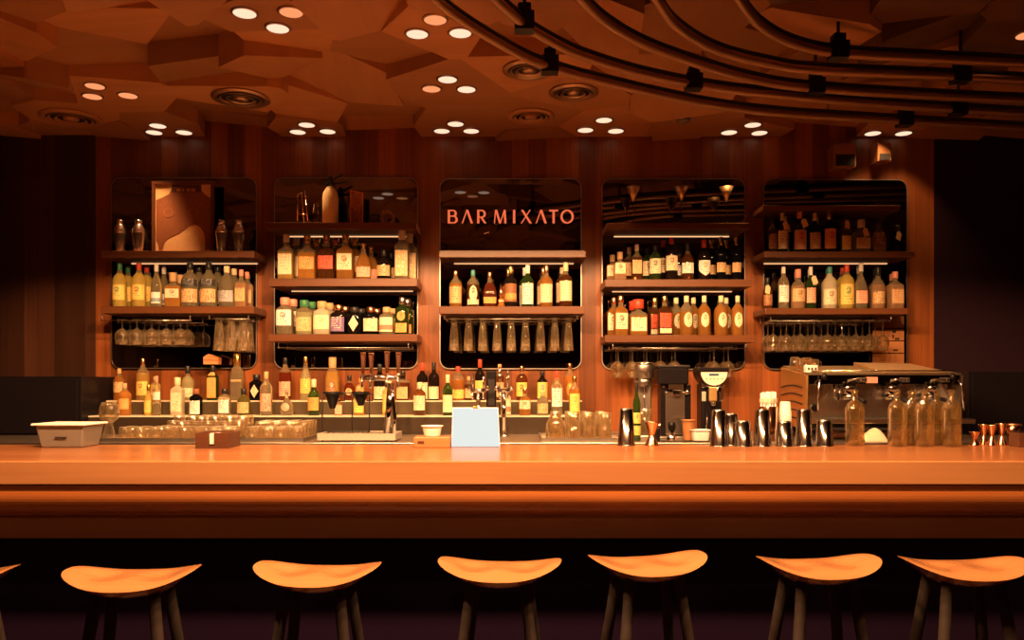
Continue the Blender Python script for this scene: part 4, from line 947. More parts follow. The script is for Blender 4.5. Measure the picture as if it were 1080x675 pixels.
# slatted board modelled in place of a reflection on the last mirror
Yb_ = YP - .03
t = thing('reflection_lattice', (px(938, Yb_), Yb_, pz(384, Yb_)), 'orange wooden slatted board with dark marks, stand-in for a reflection beside hanging wine glasses', 'board')
x0, x1, z0, z1 = px(921, Yb_), px(953.5, Yb_), pz(386, Yb_), pz(333, Yb_)
for k in range(4):
    q0, q1 = z0 + (z1 - z0) * k / 4, z0 + (z1 - z0) * (k + 1) / 4
    MB().box(x0, x1, Yb_, Yb_ + .014, q0 + .004, q1 - .003).build('slat', W_BLOCK2, t)
MB().box(x0 + .075, x0 + .087, Yb_ + .014, YP - .0005, z0, z1).box(x1 - .085, x1 - .073, Yb_ + .014, YP - .0005, z0, z1).build('batten', W_BLOCK, t)
m = MB()
for a, b, c, d in ((.62, .74, .66, .70), (.62, .67, .55, .62), (.70, .85, .52, .56), (.64, .8, .30, .33)): m.box(x0 + (x1 - x0) * a, x0 + (x1 - x0) * b, Yb_ - .001, Yb_, z0 + (z1 - z0) * c, z0 + (z1 - z0) * d)
m.build('print', MATTE, t)
# orange card over the green bottle
gb = [o for o in COL.objects if o.get('label', '').startswith('tall green bottle with long orange')][0]
Yg = gb.location.y - .005; zc_ = pz(384.5, Yg)
t = thing('folded_card', (px(222.5, Yg), Yg, zc_), 'orange folded card propped on the tall green bottle', 'card')
MB().prism_xz([(px(x, Yg - .03), pz(y, Yg - .03)) for x, y in ((214.5, 384.2), (230, 384.2), (230.5, 377), (219.5, 373.3), (214.5, 376.5))], Yg - .03, Yg + .03).build('card', plain('orange_card', (.66, .26, .10), .6), t)
MB().prism_xz([(px(x, Yg - .033), pz(y, Yg - .033)) for x, y in ((214.8, 380.3), (230.2, 380.6), (230.2, 379.4), (214.8, 378.8))], Yg - .032, Yg - .0305).build('fold_line', plain('card_line', (.35, .12, .05), .6), t)
# ================================================================ TRAYS OF GLASSES
def tray(x0, x1, y0, y1, label):
    t = thing('glass_tray', ((x0 + x1) / 2, y0, ZC), label, 'tray')
    MB().box(x0, x1, y0, y1, ZC, ZC + .006).build('base', STEELD, t)
    h = .022; m = MB()
    m.box(x0, x1, y0, y0 + .006, ZC + .006, ZC + h).box(x0, x1, y1 - .006, y1, ZC + .006, ZC + h).box(x0, x0 + .006, y0 + .006, y1 - .006, ZC + .006, ZC + h).box(x1 - .006, x1, y0 + .006, y1 - .006, ZC + .006, ZC + h)
    m.build('rim', STEELD, t)
    MB().box(x0 + .008, x1 - .008, y0 + .008, y1 - .008, ZC + .006, ZC + .009).build('mat', plain('tray_mat', (.42, .34, .28), .7), t)
    return ZC + .0095
def tumbler(h, r0, r1, flute=10):
    return MB().lathe([(r0, 0), (r0 * .5 + r1 * .5, h * .5), (r1, h - .004), (r1 * .9, h), (r1 * .5, h)], seg=48, caps=(False, True), flute=12, amp=.028).lathe([(r0 - .003, 0), (r1 - .003, h - .012), (r1 * .5, h - .011)], seg=24, caps=(False, True))
TP = {}
def put_tumbler(kind, x, y, z, lab, group):
    dims = {'low': (.072, .036, .033), 'mid': (.096, .037, .034), 'high': (.125, .036, .032), 'tall': (.150, .036, .031)}[kind]
    key = (kind, group)
    if key not in TP:
        o = tumbler(*dims).build('tumbler', GLASS2, None, loc=(0, 0, 0), local=True); o.location = (x, y, z); TP[key] = o
        tag(o, lab, 'tumbler', group)
    else: o = dup(TP[key], (x, y, z))
    o.rotation_euler = (0, 0, RND.uniform(0, 3)); return o
z = tray(px(104, 4.52), px(248.5, 4.52), 4.50, 4.96, 'big steel tray of upturned tumblers beside the milky tub')
xx = px(104, 4.52)
for r, y in enumerate((4.555, 4.64, 4.725, 4.81, 4.895)):
    for c in range(9):
        x = xx + .050 + c * .083
        if x > px(248.5, 4.52) - .045: continue
        if (c < 3 and r > 1) or (c == 0): continue
        kind = 'low' if r < 2 else ('low' if c < 4 and r == 2 else ('mid' if r == 2 else ('high' if c > 4 or r == 4 else 'mid')))
        put_tumbler(kind, x, y, z, {'low': 'low fluted tumbler upside down on the big steel tray', 'mid': 'medium fluted tumbler upside down on the big steel tray', 'high': 'tall fluted tumbler upside down at the back of the big steel tray'}[kind], {'low': 'low tumblers on the big tray', 'mid': 'medium tumblers on the big tray', 'high': 'tall tumblers on the big tray'}[kind])
z = tray(px(254, 4.52), px(321, 4.52), 4.50, 4.96, 'smaller steel tray of upturned tumblers behind the dark wooden box')
xx = px(254, 4.52)
for r, y in enumerate((4.555, 4.64, 4.725, 4.81, 4.895)):
    for c in range(4):
        kind = 'low' if r < 2 else 'mid'
        put_tumbler(kind, xx + .05 + c * .083, y, z, {'low': 'low tumbler upside down on the tray behind the wooden box', 'mid': 'medium tumbler upside down on the tray behind the wooden box'}[kind], {'low': 'low tumblers on the smaller tray', 'mid': 'medium tumblers on the smaller tray'}[kind])
z = tray(px(571, 4.52), px(660, 4.52), 4.50, 4.96, 'steel tray of tall glasses between the menu and the first tin')
xx = px(571, 4.52)
for r, y in enumerate((4.56, 4.66, 4.76, 4.86)):
    for c in range(4):
        if c == 0 and r < 2: continue
        put_tumbler('tall', xx + .185 + (c - 1) * .090, y, z, 'tall highball glass upside down on the tray right of the menu', 'highball glasses on the menu-side tray')
t = thing('glass_jug', (px(586, 4.62), 4.62, z), 'round-shouldered glass jug upside down on the tray right of the menu', 'jug')
MB().lathe([(.058, 0), (.056, .07), (.050, .10), (.030, .128), (.022, .140), (.022, .150), (.0195, .150), (.0195, .140), (.027, .126), (.047, .098), (.053, .07), (.055, 0)], seg=28, caps=(False, False)).build('body', GLASS2, t, local=True)
MB().tube([(.048, 0, .095), (.078, 0, .085), (.082, 0, .05), (.056, 0, .03)], .005, 8).build('handle', GLASS2, t, local=True)
t = thing('glass_goblet', (px(115, 4.56), 4.56, ZC + .0095), 'round clear goblet at the end of the big tray of tumblers', 'goblet')
h = pz(424, 4.56) - ZC - .0095
MB().lathe([(.040, 0), (.038, .010), (.022, .07), (.018, .095)], seg=26).build('foot', GLASS2, t, local=True)
MB().lathe([(.018, .095), (.046, .118), (.054, .148), (.050, h - .03), (.036, h), (.034, h), (.048, h - .032), (.051, .148), (.044, .121), (.010, .102)], seg=26, caps=(False, True)).build('bowl', GLASS2, t, local=True)
# ================================================================ THINGS ON THE BAR
t = thing('lit_menu', (px(502, 3.83), 3.83, ZT), 'glowing white menu screen standing on the bar top', 'menu')
a, b = px(476.3, 3.83), px(527, 3.83); zt_ = pz(430.3, 3.875); tl, tr = px(477.5, 3.875), px(525, 3.875)
MB().loft([[(a, 3.83, ZT + .004), (b, 3.83, ZT + .004), (tr, 3.875, zt_), (tl, 3.875, zt_)], [(a, 3.836, ZT + .004), (b, 3.836, ZT + .004), (tr, 3.881, zt_), (tl, 3.881, zt_)]], sm=False).build('screen', SCREEN, t)
MB().loft([[(a - .002, 3.8362, ZT), (b + .002, 3.8362, ZT), (tr + .002, 3.8815, zt_ + .002), (tl - .002, 3.8815, zt_ + .002)], [(a - .002, 3.846, ZT), (b + .002, 3.846, ZT), (tr + .002, 3.891, zt_ + .002), (tl - .002, 3.891, zt_ + .002)]], sm=False).build('back_shell', PAPER, t)
MB().prism_yz([(3.888, ZT + .15), (3.95, ZT), (3.944, ZT), (3.882, ZT + .146)], px(500, 3.85), px(510, 3.85)).build('prop_leg', PAPER, t)
MB().box(px(499, 3.87), px(504.5, 3.87), 3.868, 3.895, zt_ - .004, zt_ + .008).build('clip', BRASS, t, bevel=.001)
# dark wooden napkin box
y0, y1 = 3.76, 3.93; x0, x1 = px(206, y0), px(240.3, y0); h = .073
t = thing('napkin_box', ((x0 + x1) / 2, y0, ZT), 'dark wooden box with a notched front and white napkins inside', 'box')
n0, n1 = px(220, y0), px(225.6, y0)
MB().box(x0, n0, y0, y0 + .012, ZT, ZT + h).box(n1, x1, y0, y0 + .012, ZT, ZT + h).box(n0, n1, y0, y0 + .012, ZT, ZT + .012).build('notched_front', W_BLOCK, t)
MB().box(x0, x0 + .012, y0 + .012, y1, ZT, ZT + h).build('side_board', W_BLOCK, t)
MB().box(x1 - .012, x1, y0 + .012, y1, ZT, ZT + h).build('side_board', W_BLOCK, t)
MB().box(x0 + .012, x1 - .012, y1 - .012, y1, ZT, ZT + h).build('back_board', W_BLOCK, t)
MB().box(x0 + .012, x1 - .012, y0 + .012, y1 - .012, ZT, ZT + .008).build('base', W_BLOCK, t)
n = MB().box(x0 + .016, x1 - .016, y0 + .016, y1 - .016, ZT + .0085, ZT + h - .006).build('napkin_block', W_BLOCK, t)
MB().box(n0 + .002, n1 - .002, y0 + .008, y0 + .10, ZT + .02, ZT + h - .004).build('napkin', PAPER, n)
# orange tray block with bowl
y0, y1 = 3.80, 3.93; x0, x1 = px(436, y0), px(474.5, y0)
t = thing('wooden_block', ((x0 + x1) / 2, y0, ZT), 'orange wooden block beside the menu with a white bowl on it', 'wooden block')
MB().box(x0, x1, y0, y1, ZT, ZT + .050).build('block', W_BLOCK2, t, bevel=.004)
MB().box(x0 + .02, x0 + .05, y0 - .0008, y0, ZT + .018, ZT + .032).build('brand_mark', W_BLOCK, t)
def bowl(name, x, y, z, r0, r1, h, mat, label, cat, square=0):
    t = thing(name, (x, y, z), label, cat)
    rr = lambda r, zz: ring(r, r, zz, square or 2, 28)
    MB().loft([rr(r0, 0), rr(r0 * 1.04, .004), rr(r1 * .96, h * .8), rr(r1 * .97, h - .006), rr(r1 * 1.10, h - .004), rr(r1 * 1.10, h), rr(r1 * .93, h), rr(r1 * .90, h * .7), rr(r0 * .8, .008)]).build('bowl', mat, t, local=True)
    return t
b = bowl('bowl', px(455.8, 3.86), 3.86, ZT + .050, .036, .048, .052, WHITE, 'white wide-rimmed bowl on the orange wooden block', 'bowl')
MB().lathe([(.028, .030), (.041, .040), (.02, .046)], seg=20).build('sugar', PAPER, b, local=True)
# milky tub
y0, y1 = 3.79, 3.985; x0, x1 = px(37, y0), px(88, y0); zt_ = ZT + .105
t = thing('plastic_tub', ((x0 + x1) / 2, y0, ZT), 'milky plastic tub with a lid at the dark end of the bar', 'tub')
i = .018
MB().taper(x0 + i, x1 - i, y0 + i, y1 - i, ZT, x0, x1, y0, y1, zt_).build('body', TUB, t, bevel=.006)
MB().box(x0 - .014, x1 + .014, y0 - .014, y1 + .010, zt_, zt_ + .010).build('lid', PAPER, t, bevel=.004)
MB().box(x0 + .09, x0 + .145, y0 + .0035, y0 + .006, ZT + .045, ZT + .052).build('scribble', MATTE, t)
# ---------------------------------------------------------------- tins, jiggers, bottles along the back edge of the bar
def tin(x, Y, top, lab):
    h = pz(top, Y) - ZT; tall = h > .14
    r0, r1 = (.043, .032) if tall else (.043, .034)
    t = thing('shaker_tin', (px(x, Y), Y, ZT), lab, 'shaker tin', 'steel shaker tins on the bar')
    MB().lathe([(r0 + .0015, 0), (r0 + .0015, .004), (r0 - .001, .005), (r1 + .001, h - .012), (r1 - .002, h - .004)], seg=32, caps=(False, False)).build('wall', TINST, t, local=True)
    MB().lathe([(r1 - .002, h - .004), (r1 - .004, h), (r1 - .008, h - .002), (.005, h - .003)], seg=32, caps=(False, True)).build('base', STEEL, t, local=True)
for a in ((660.5, 3.95, 430.5, 'tall steel tin standing alone by the glass tray'), (758, 3.90, 432, 'tall steel tin, first of the row of tins past the white bowl'), (770.7, 3.966, 436, 'steel tin tucked behind the first tin of the row'),
          (783.5, 3.90, 443.5, 'short steel tin between the first two tall tins of the row'), (804, 3.91, 431.5, 'tall steel tin in front of the cup of straws'), (827.5, 3.91, 444, 'short steel tin in front of the white cup stack'),
          (848, 3.91, 431.5, 'tall steel tin just before the espresso machine'), (869.5, 3.91, 442.5, 'short steel tin, last before the corked bottles')): tin(*a)
def jigger(x, Y, top, w, lab, mat, z=ZT, flare=1.0):
    h = pz(top, Y) - z; r = w / FOC * Y / 2
    t = thing('jigger', (px(x, Y), Y, z), lab, 'jigger', 'metal jiggers on the bar')
    MB().lathe([(r * .98, 0), (r * .95, .004), (r * .36, h * .42), (r * .3, h * .45)], seg=24).build('lower_cup', mat, t, local=True)
    MB().lathe([(r * .30, h * .45), (r * .42, h * .50), (r * .95, h - .004), (r * flare, h), (r * .86, h), (r * .4, h * .56)], seg=24).build('upper_cup', mat, t, local=True)
    MB().lathe([(r * .34, h * .43), (r * .40, h * .455), (r * .34, h * .48)], seg=20, caps=(False, False)).build('waist_ring', mat, t, local=True)
jigger(687.5, 3.93, 445, 16, 'copper-toned double jigger beside the lone tall tin', COPPER)
for a in ((1028, 3.93, 455, 11.5, 'shortest copper jigger nearest the corked bottles'), (1037.5, 3.96, 447.5, 11, 'tall copper jigger behind the shortest one'), (1046, 3.92, 448, 10, 'slim copper jigger in the middle of the jigger group'), (1056.5, 3.95, 446.5, 11.5, 'copper jigger left of the widest one')): jigger(*a, COPPER)
t = thing('copper_cup', (px(1068.5, 3.95), 3.95, ZT), 'wide copper cup at the end of the jigger group', 'cup')
MB().lathe([(.022, 0), (.026, .06), (.036, .105), (.034, .105), (.024, .06), (.018, .006)], seg=26).build('cup', COPPER, t, local=True)
MB().lathe([(.0365, .098), (.038, .102), (.0365, .106)], seg=26, caps=(False, False)).build('rim_band', BRONZE, t, local=True)
t = thing('coaster_box', (px(1080, 3.88), 3.88, ZT), 'small dark box beside the wide copper cup', 'box')
MB().box(-.05, .06, -.04, .04, 0, .068).build('carton', W_BLOCK, t, local=True, bevel=.003)
MB().box(-.046, .056, -.036, .036, .068, .073).build('lid', BLACK, t, local=True, bevel=.002)
for x, Y, top, lab in ((901.5, 3.93, 411, 'tall corked glass bottle standing apart before the espresso machine'), (946.3, 3.885, 411, 'tall empty glass bottle, first of the group of five'), (961.5, 3.961, 412, 'tall empty glass bottle, second of the group of five'),
                       (975, 3.885, 411, 'tall empty glass bottle, middle of the group of five'), (988.5, 3.961, 412, 'tall empty glass bottle, fourth of the group of five'), (1003.5, 3.885, 411, 'tall empty glass bottle, last of the group of five')):
    hh = pz(top, Y) - ZT; ww = 15.8 / FOC * Y
    t = thing('glass_bottle', (px(x, Y), Y, ZT), lab, 'bottle', 'empty glass bottles on the bar', rz=RND.uniform(-.1, .1))
    P = [(.95, 0, 5), (1, .015, 5), (1, .66, 5), (.97, .70, 4), (.78, .765, 3), (.44, .81, 2), (.36, .83, 2), (.36, .965, 2)]
    rx = ww / 2
    MB().loft([ring(rx * r, rx * r, zz * hh, e) for r, zz, e in P] + [ring(rx * r, rx * r, zz * hh, e) for r, zz, e in [(.24, .965, 2), (.24, .84, 2), (.86, .69, 3), (.90, .66, 5), (.90, .03, 5)]]).build('body', thin_glass('olive_glass', (.95, .88, .68), .07, .8), t, local=True)
    MB().lathe([(rx * .38, hh * .95), (rx * .44, hh * .955), (rx * .44, hh), (rx * .26, hh)], seg=18).build('lip', thin_glass('olive_glass'), t, local=True)
# ================================================================ DRIP TRAY, POUR-OVER STAND, TAPS
y0, y1 = 4.53, 4.80; x0, x1 = px(334.5, y0), px(417, y0); h = .045
t = thing('drip_tray', ((x0 + x1) / 2, y0, ZC), 'shallow steel drip tray under the tap column', 'drip tray')
MB().box(x0, x1, y0, y0 + .012, ZC + .008, ZC + h).box(x0, x1, y1 - .012, y1, ZC + .008, ZC + h).box(x0, x0 + .012, y0 + .012, y1 - .012, ZC + .008, ZC + h).box(x1 - .012, x1, y0 + .012, y1 - .012, ZC + .008, ZC + h).build('rim', plain('satin_steel', (.62, .55, .48), .45, .4), t)
MB().box(x0 + .012, x1 - .012, y0 + .012, y1 - .012, ZC + .012, ZC + h - .012).build('pan', STEELD, t)
m = MB()
for k in range(14): m.box(x0 + .02 + k * (x1 - x0 - .04) / 14, x0 + .032 + k * (x1 - x0 - .04) / 14, y0 + .012, y1 - .012, ZC + h - .010, ZC + h - .004)
m.build('grate', STEEL, t)
for sx in (x0 + .02, x1 - .03):
    for sy in (y0 + .02, y1 - .03): MB().box(sx, sx + .012, sy, sy + .012, ZC, ZC + .009).build('foot', BLACK, t)
zT = ZC + h - .004
Yd = 4.68
t = thing('pour_over_stand', (px(355, Yd), Yd, zT), 'black wire stand holding two cone drippers over the drip tray', 'dripper stand')
zz = pz(414.5, Yd)
for x in (337.8, 369.8): MB().tube([(px(x, Yd), Yd + .05, zT), (px(x, Yd), Yd + .05, zz)], .004, 8).build('post', BLACKM, t)
MB().tube([(px(388, Yd), Yd + .05, zT), (px(388, Yd), Yd + .05, zz)], .004, 8).build('post', BLACKM, t)
MB().tube([(px(337.8, Yd), Yd + .05, zz), (px(388, Yd), Yd + .05, zz)], .004, 8).build('top_bar', BLACKM, t)
MB().tube([(px(337.8, Yd), Yd + .05, zT + .004), (px(388, Yd), Yd + .05, zT + .004)], .004, 8).build('foot_bar', BLACKM, t)
for x, r in ((350.7, .0505), (380.4, .0505)):
    MB().tube([(px(x, Yd) + r * math.cos(2 * PI * k / 24), Yd + r * math.sin(2 * PI * k / 24), zz - .002) for k in range(25)], .003, 6).build('ring', BLACKM, t)
for x, y1_, lab in ((350.7, 431, 'black cone dripper over the drip tray, nearer the green bottle'), (380.4, 428, 'black cone dripper over the drip tray, nearer the tap column')):
    d = thing('coffee_dripper', (px(x, Yd), Yd, zz), lab, 'coffee dripper', 'black cone drippers')
    zl = pz(y1_, Yd) - zz
    MB().lathe([(.014, zl), (.017, zl + .004), (.0465, .0015), (.054, .0015), (.054, .006), (.043, .008), (.013, zl + .01)], seg=26).build('cone', BLACK, d, local=True)
    MB().tube([(.045, 0, -.005), (.070, 0, -.008), (.070, 0, -.045), (.034, 0, -.045)], .004, 8).build('handle', BLACK, d, local=True)
Yt = 4.66
t = thing('beer_tap_tower', (px(412, Yt), Yt, zT), 'chrome beer tap tower with four paddle handles above the drip tray', 'beer tap')
T_ = lambda x, y, d=0: (px(x, Yt), Yt + d, pz(y, Yt))
zb_ = lambda x, d=0: (px(x, Yt), Yt + d, zT)
MB().tube([zb_(409), T_(410.5, 430), T_(412, 404)], [.026, .021, .020], 16).build('column', CHROME, t)
MB().tube([zb_(416.5, -.03), T_(417, 440, -.02), T_(414.5, 420, -.005), T_(413, 407)], [.012, .012, .012, .012], 12).build('strut', CHROME, t)
MB().tube([T_(380.5, 398.5), T_(427, 398.5)], .017, 16).build('manifold', CHROME, t)
for x, yt in ((384.3, 372), (392.7, 372.5), (409.3, 371), (421.2, 372)):
    hb = MB().tube([T_(x, 397, -.035), T_(x, 393.5, -.04)], .008, 10).tube([T_(x, 398.5, 0), T_(x, 398.5, -.05), T_(x, 400.5, -.066), T_(x, 409.5, -.070)], [.010, .010, .009, .007], 10).build('faucet', CHROME, t)
    c0, c1 = T_(x, 394, -.04), T_(x, yt, -.04)
    MB().taper(c0[0] - .008, c0[0] + .008, c0[1] - .007, c0[1] + .007, c0[2], c0[0] - .016, c0[0] + .016, c0[1] - .009, c0[1] + .009, c1[2]).build('paddle_handle', COPPER, hb, bevel=.003)
    MB().taper(c0[0] - .006, c0[0] + .006, c0[1] - .0085, c0[1] - .0074, c0[2] + .03, c0[0] - .010, c0[0] + .010, c0[1] - .010, c0[1] - .0085, c1[2] - .012).build('handle_inlay', W_BLOCK, hb)
# two chrome spouts behind the menu
for xs, yt, lab in (((498.8, 510), 394, 'chrome twin-lever spout just behind the menu'), ((527.3, 535.5), 387, 'chrome twin-lever spout beside the menu')):
    Yq = 4.95; xm = sum(xs) / 2
    t = thing('spout_tap', (px(xm, Yq), Yq, ZC), lab, 'tap', 'chrome twin-lever spouts')
    q = lambda x, y, d=0: (px(x, Yq), Yq + d, pz(y, Yq))
    MB().tube([(px(xm, Yq), Yq, ZC), q(xm, 414)], .014, 12).lathe([(.03, 0), (.03, .01), (.015, .018)], c=(px(xm, Yq), Yq, ZC), seg=20).build('column', CHROME, t)
    MB().tube([q(xs[0] - 2.5, 412), q(xs[1] + 2.5, 412)], .013, 12).build('crossbar', CHROME, t)
    for k, x in enumerate(xs):
        MB().tube([q(x, 411), q(x, yt + k * 3)], .007, 10).build('lever', CHROME, t)
        MB().lathe([(.004, -.016), (.014, -.010), (.016, 0), (.014, .010), (.004, .016)], c=q(x + (-3.5 if k == 0 else 3.5), 409.5), seg=16).build('knob', CHROME, t)
        MB().tube([q(x, 413), q(x, 414, -.05), q(x, 421, -.055)], .006, 8).build('nozzle', CHROME, t)
t = thing('black_dispenser', (px(518, 5.06), 5.06, ZC), 'slim black dispenser column between the two chrome spouts', 'dispenser')
MB().box(px(513, 5.05), px(523.5, 5.05), 5.03, 5.12, ZC, pz(391, 5.05)).build('column', BLACK, t, bevel=.006)
MB().box(px(514.5, 5.03), px(522, 5.03), 5.022, 5.03, pz(428, 5.03), pz(400, 5.03)).build('front_plate', MATTE, t, bevel=.002)
# ================================================================ MIXER AND GRINDERS
Ym = 4.72
q = lambda x, y, d=0: (px(x, Ym), Ym + d, pz(y, Ym))
t = thing('drink_mixer', (px(679, Ym), Ym, ZC), 'tall grey spindle drink mixer with a clear cup behind the lone tin', 'drink mixer')
cx_, cyy = px(679.3, Ym), Ym
MB().lathe([(.058, pz(399, Ym)), (.058, pz(384, Ym)), (.052, pz(382.5, Ym)), (.02, pz(382, Ym))], c=(cx_, cyy, 0), seg=28).build('motor_head', STEELD, t)
MB().lathe([(.060, pz(385, Ym)), (.060, pz(383, Ym))], c=(cx_, cyy, 0), seg=28, caps=(True, True)).build('head_trim', CHROME, t)
MB().lathe([(.030, pz(408, Ym)), (.050, pz(399, Ym))], c=(cx_, cyy, 0), seg=24).build('neck', STEELD, t)
MB().box(px(671, Ym), px(688, Ym), Ym + .03, Ym + .06, ZC, pz(396, Ym)).build('back_column', STEELD, t, bevel=.006)
MB().lathe([(.004, pz(440, Ym)), (.004, pz(408, Ym))], c=(cx_, cyy - .012, 0), seg=10).lathe([(.012, pz(441, Ym)), (.012, pz(439.5, Ym))], c=(cx_, cyy - .012, 0), seg=14).build('spindle', CHROME, t)
MB().box(cx_ - .06, cx_ + .06, Ym - .07, Ym + .065, ZC, ZC + .028).build('base', STEELD, t, bevel=.008)
t = thing('mixing_cup', (cx_, Ym - .012, ZC + .0285), 'clear tapered mixing cup standing in the grey drink mixer', 'cup')
MB().lathe([(.032, 0), (.034, .004), (.040, .150), (.0385, .150), (.031, .008)], seg=26).build('cup', GLASS2, t, local=True)
MB().lathe([(.0405, .144), (.042, .148), (.0405, .152)], seg=26, caps=(False, False)).build('rim_band', GLASS2, t, local=True)
o = make_bottle(B, pz(403, 4.60) - ZC, .044, 'tall', 'green', 'black', [Lb(.30, .48, 'yellow', 'black', 'emblem'), Lb(.10, .26, 'yellow', 'black', 'text')]); o.location = (px(671.5, 4.60), 4.60, ZC)
tag(o, 'slim bottle with two yellow labels in front of the drink mixer', 'bottle', GS)
# tall black grinder with a steel front
t = thing('coffee_grinder', (px(712, Ym), Ym, ZC), 'tall black coffee grinder with a flat steel front plate', 'coffee grinder')
MB().box(px(694.5, Ym - .06), px(726.5, Ym - .06), Ym - .06, Ym + .10, pz(405.5, Ym - .06), pz(387.5, Ym - .06)).build('hopper', BLACK, t, bevel=.008)
MB().box(px(694, Ym - .07), px(728, Ym - .07), Ym - .07, Ym + .11, pz(387.5, Ym - .07), pz(385.2, Ym - .07)).build('lid', BLACKM, t, bevel=.003)
MB().box(px(696.5, Ym), px(728, Ym), Ym - .02, Ym + .10, ZC + .02, pz(405.5, Ym - .06)).build('housing', BLACK, t, bevel=.006)
MB().box(px(702, Ym - .03), px(722.5, Ym - .03), Ym - .03, Ym - .02, ZC + .03, pz(413, Ym - .03)).build('front_plate', STEEL, t, bevel=.003)
MB().box(px(705, Ym - .06), px(721, Ym - .06), Ym - .065, Ym - .02, pz(411, Ym - .06), pz(405.5, Ym - .06)).taper(px(710, Ym) - .01, px(710, Ym) + .03, Ym - .06, Ym - .02, pz(417, Ym - .06), px(707, Ym), px(719, Ym), Ym - .065, Ym - .02, pz(411, Ym - .06)).build('chute', CHROME, t, bevel=.003)
MB().lathe([(.018, 0), (.018, .012), (.012, .02), (.006, .022)], c=(px(724.8, Ym - .03), Ym - .02, pz(413.5, Ym - .03)), seg=20, axis='y').build('dial', CHROME, t)
MB().lathe([(.008, 0), (.008, .012)], c=(px(700, Ym - .03), Ym - .02, pz(408, Ym - .03)), seg=14, axis='y').build('knob', CHROME, t)
MB().box(px(694, Ym - .08), px(728, Ym - .08), Ym - .09, Ym + .10, ZC, ZC + .02).build('base', STEELD, t, bevel=.004)
# round-headed grinder with a display
t = thing('coffee_grinder', (px(753, Ym), Ym, ZC), 'black coffee grinder with a round cream display head', 'coffee grinder')
xc, yf = px(753, Ym - .08), Ym - .085
disc = lambda r, zc, a0=0, a1=360, n=28: [(xc + r * math.cos(math.radians(a0 + (a1 - a0) * k / n)), zc + r * math.sin(math.radians(a0 + (a1 - a0) * k / n))) for k in range(n + (0 if a1 - a0 == 360 else 1))]
zc = pz(391.5, yf)
MB().prism_xz([(xc - .088, zc + .022), (xc - .088, zc)] + disc(.086, zc, 180, 360)[1:-1] + [(xc + .088, zc), (xc + .088, zc + .022)], yf + .004, Ym + .08).build('head', BLACK, t, bevel=.004)
MB().prism_xz(disc(.076, zc - .006, 180, 360), yf - .002, yf + .004).build('face', plain('grinder_face', (.80, .74, .64), .35), t)
MB().box(xc - .030, xc + .026, yf - .0035, yf - .0018, zc - .026, zc - .014).build('display', plain('blue_display', (.03, .07, .16), .2), t)
m = MB()
for k in range(5): m.lathe([(.005, 0), (.005, .002)], c=(xc - .044 + k * .022, yf - .0018, zc - .044), seg=12, axis='y')
m.build('button_row', plain('grinder_button', (.62, .30, .16), .4), t)
MB().box(xc - .062, xc + .058, Ym - .04, Ym + .09, ZC + .02, zc - .07).build('body', BLACK, t, bevel=.012)
MB().box(xc - .024, xc + .020, Ym - .075, Ym - .038, pz(423, Ym - .07), pz(408, Ym - .07)).build('burr_block', BRASS, t, bevel=.004)
for s in (-1, 1):
    MB().lathe([(.016, 0), (.016, .010), (.010, .016)], c=(xc + s * .052, Ym - .04, pz(406.5, Ym - .05)), seg=18, axis='y').build('chrome_boss', CHROME, t)
    MB().tube([(xc + s * .052, Ym - .05, pz(408, Ym)), (xc + s * .03, Ym - .07, pz(407, Ym)), (xc + s * .022, Ym - .07, pz(412, Ym))], .005, 8).build('fork_arm', CHROME, t)
MB().lathe([(.018, 0), (.016, -.022), (.008, -.03)], c=(xc, Ym - .055, pz(423, Ym - .05)), seg=16).build('spout', CHROME, t)
for s, c in ((-1, plain('grinder_window', (.36, .42, .36), .3)), (1, CHROME)): MB().box(xc + s * .050 - .012, xc + s * .050 + .012, Ym - .050, Ym - .039, pz(423, Ym), pz(413, Ym)).build('side_switch', c, t, bevel=.003)
MB().tube([(xc - .03, Ym - .045, ZC + .15), (xc - .045, Ym - .10, ZC + .12), (xc - .05, Ym - .10, ZC + .06)], .005, 8).tube([(xc + .03, Ym - .045, ZC + .15), (xc + .045, Ym - .10, ZC + .14), (xc + .075, Ym - .10, ZC + .16)], .005, 8).build('holder_fork', CHROME, t)
MB().box(xc - .085, xc + .085, Ym - .11, Ym + .09, ZC, ZC + .02).build('base', BLACKM, t, bevel=.005)
# tamper, portafilter tray, bowls
y0, y1 = 4.46, 4.60; zt_ = ZC + .012
t = thing('steel_tray', (px(724, y0), y0, ZC), 'flat steel tray in front of the two coffee grinders', 'tray')
MB().box(px(697, y0), px(752, y0), y0, y1, ZC, ZC + .006).build('plate', STEEL, t)
MB().box(px(697, y0), px(752, y0), y0, y0 + .004, ZC + .006, ZC + .011).box(px(697, y0), px(752, y0), y1 - .004, y1, ZC + .006, ZC + .011).build('lip', STEEL, t)
zt_ = ZC + .0065; yb = 4.53
t = thing('tamper', (px(708.5, yb), yb, zt_), 'coffee tamper with black knob and steel base before the grinders', 'tamper')
MB().lathe([(.030, 0), (.030, .018), (.026, .022), (.012, .034), (.011, .048)], seg=24).build('base', CHROME, t, local=True)
MB().lathe([(.012, .048), (.022, .072), (.023, .088), (.019, .102), (.008, .108)], seg=22).build('knob', BLACK, t, local=True)
bw = bowl('bowl', px(738.5, 4.525), 4.525, zt_, .042, .052, .062, WHITE, 'square white bowl on the flat steel tray', 'bowl', 5)
MB().lathe([(.036, .034), (.044, .040), (.02, .043)], seg=20).build('sauce', plain('dark_syrup', (.05, .02, .012), .2), bw, local=True)
bowl('wooden_cup', px(726, 4.566), 4.566, zt_, .026, .036, .115, W_BLOCK2, 'wooden tapered cup between the two grinders', 'cup')
t = thing('knock_box', (px(697, 4.50), 4.42 + .08, ZC), 'black knock box with copper bar behind the copper-toned jigger', 'knock box')
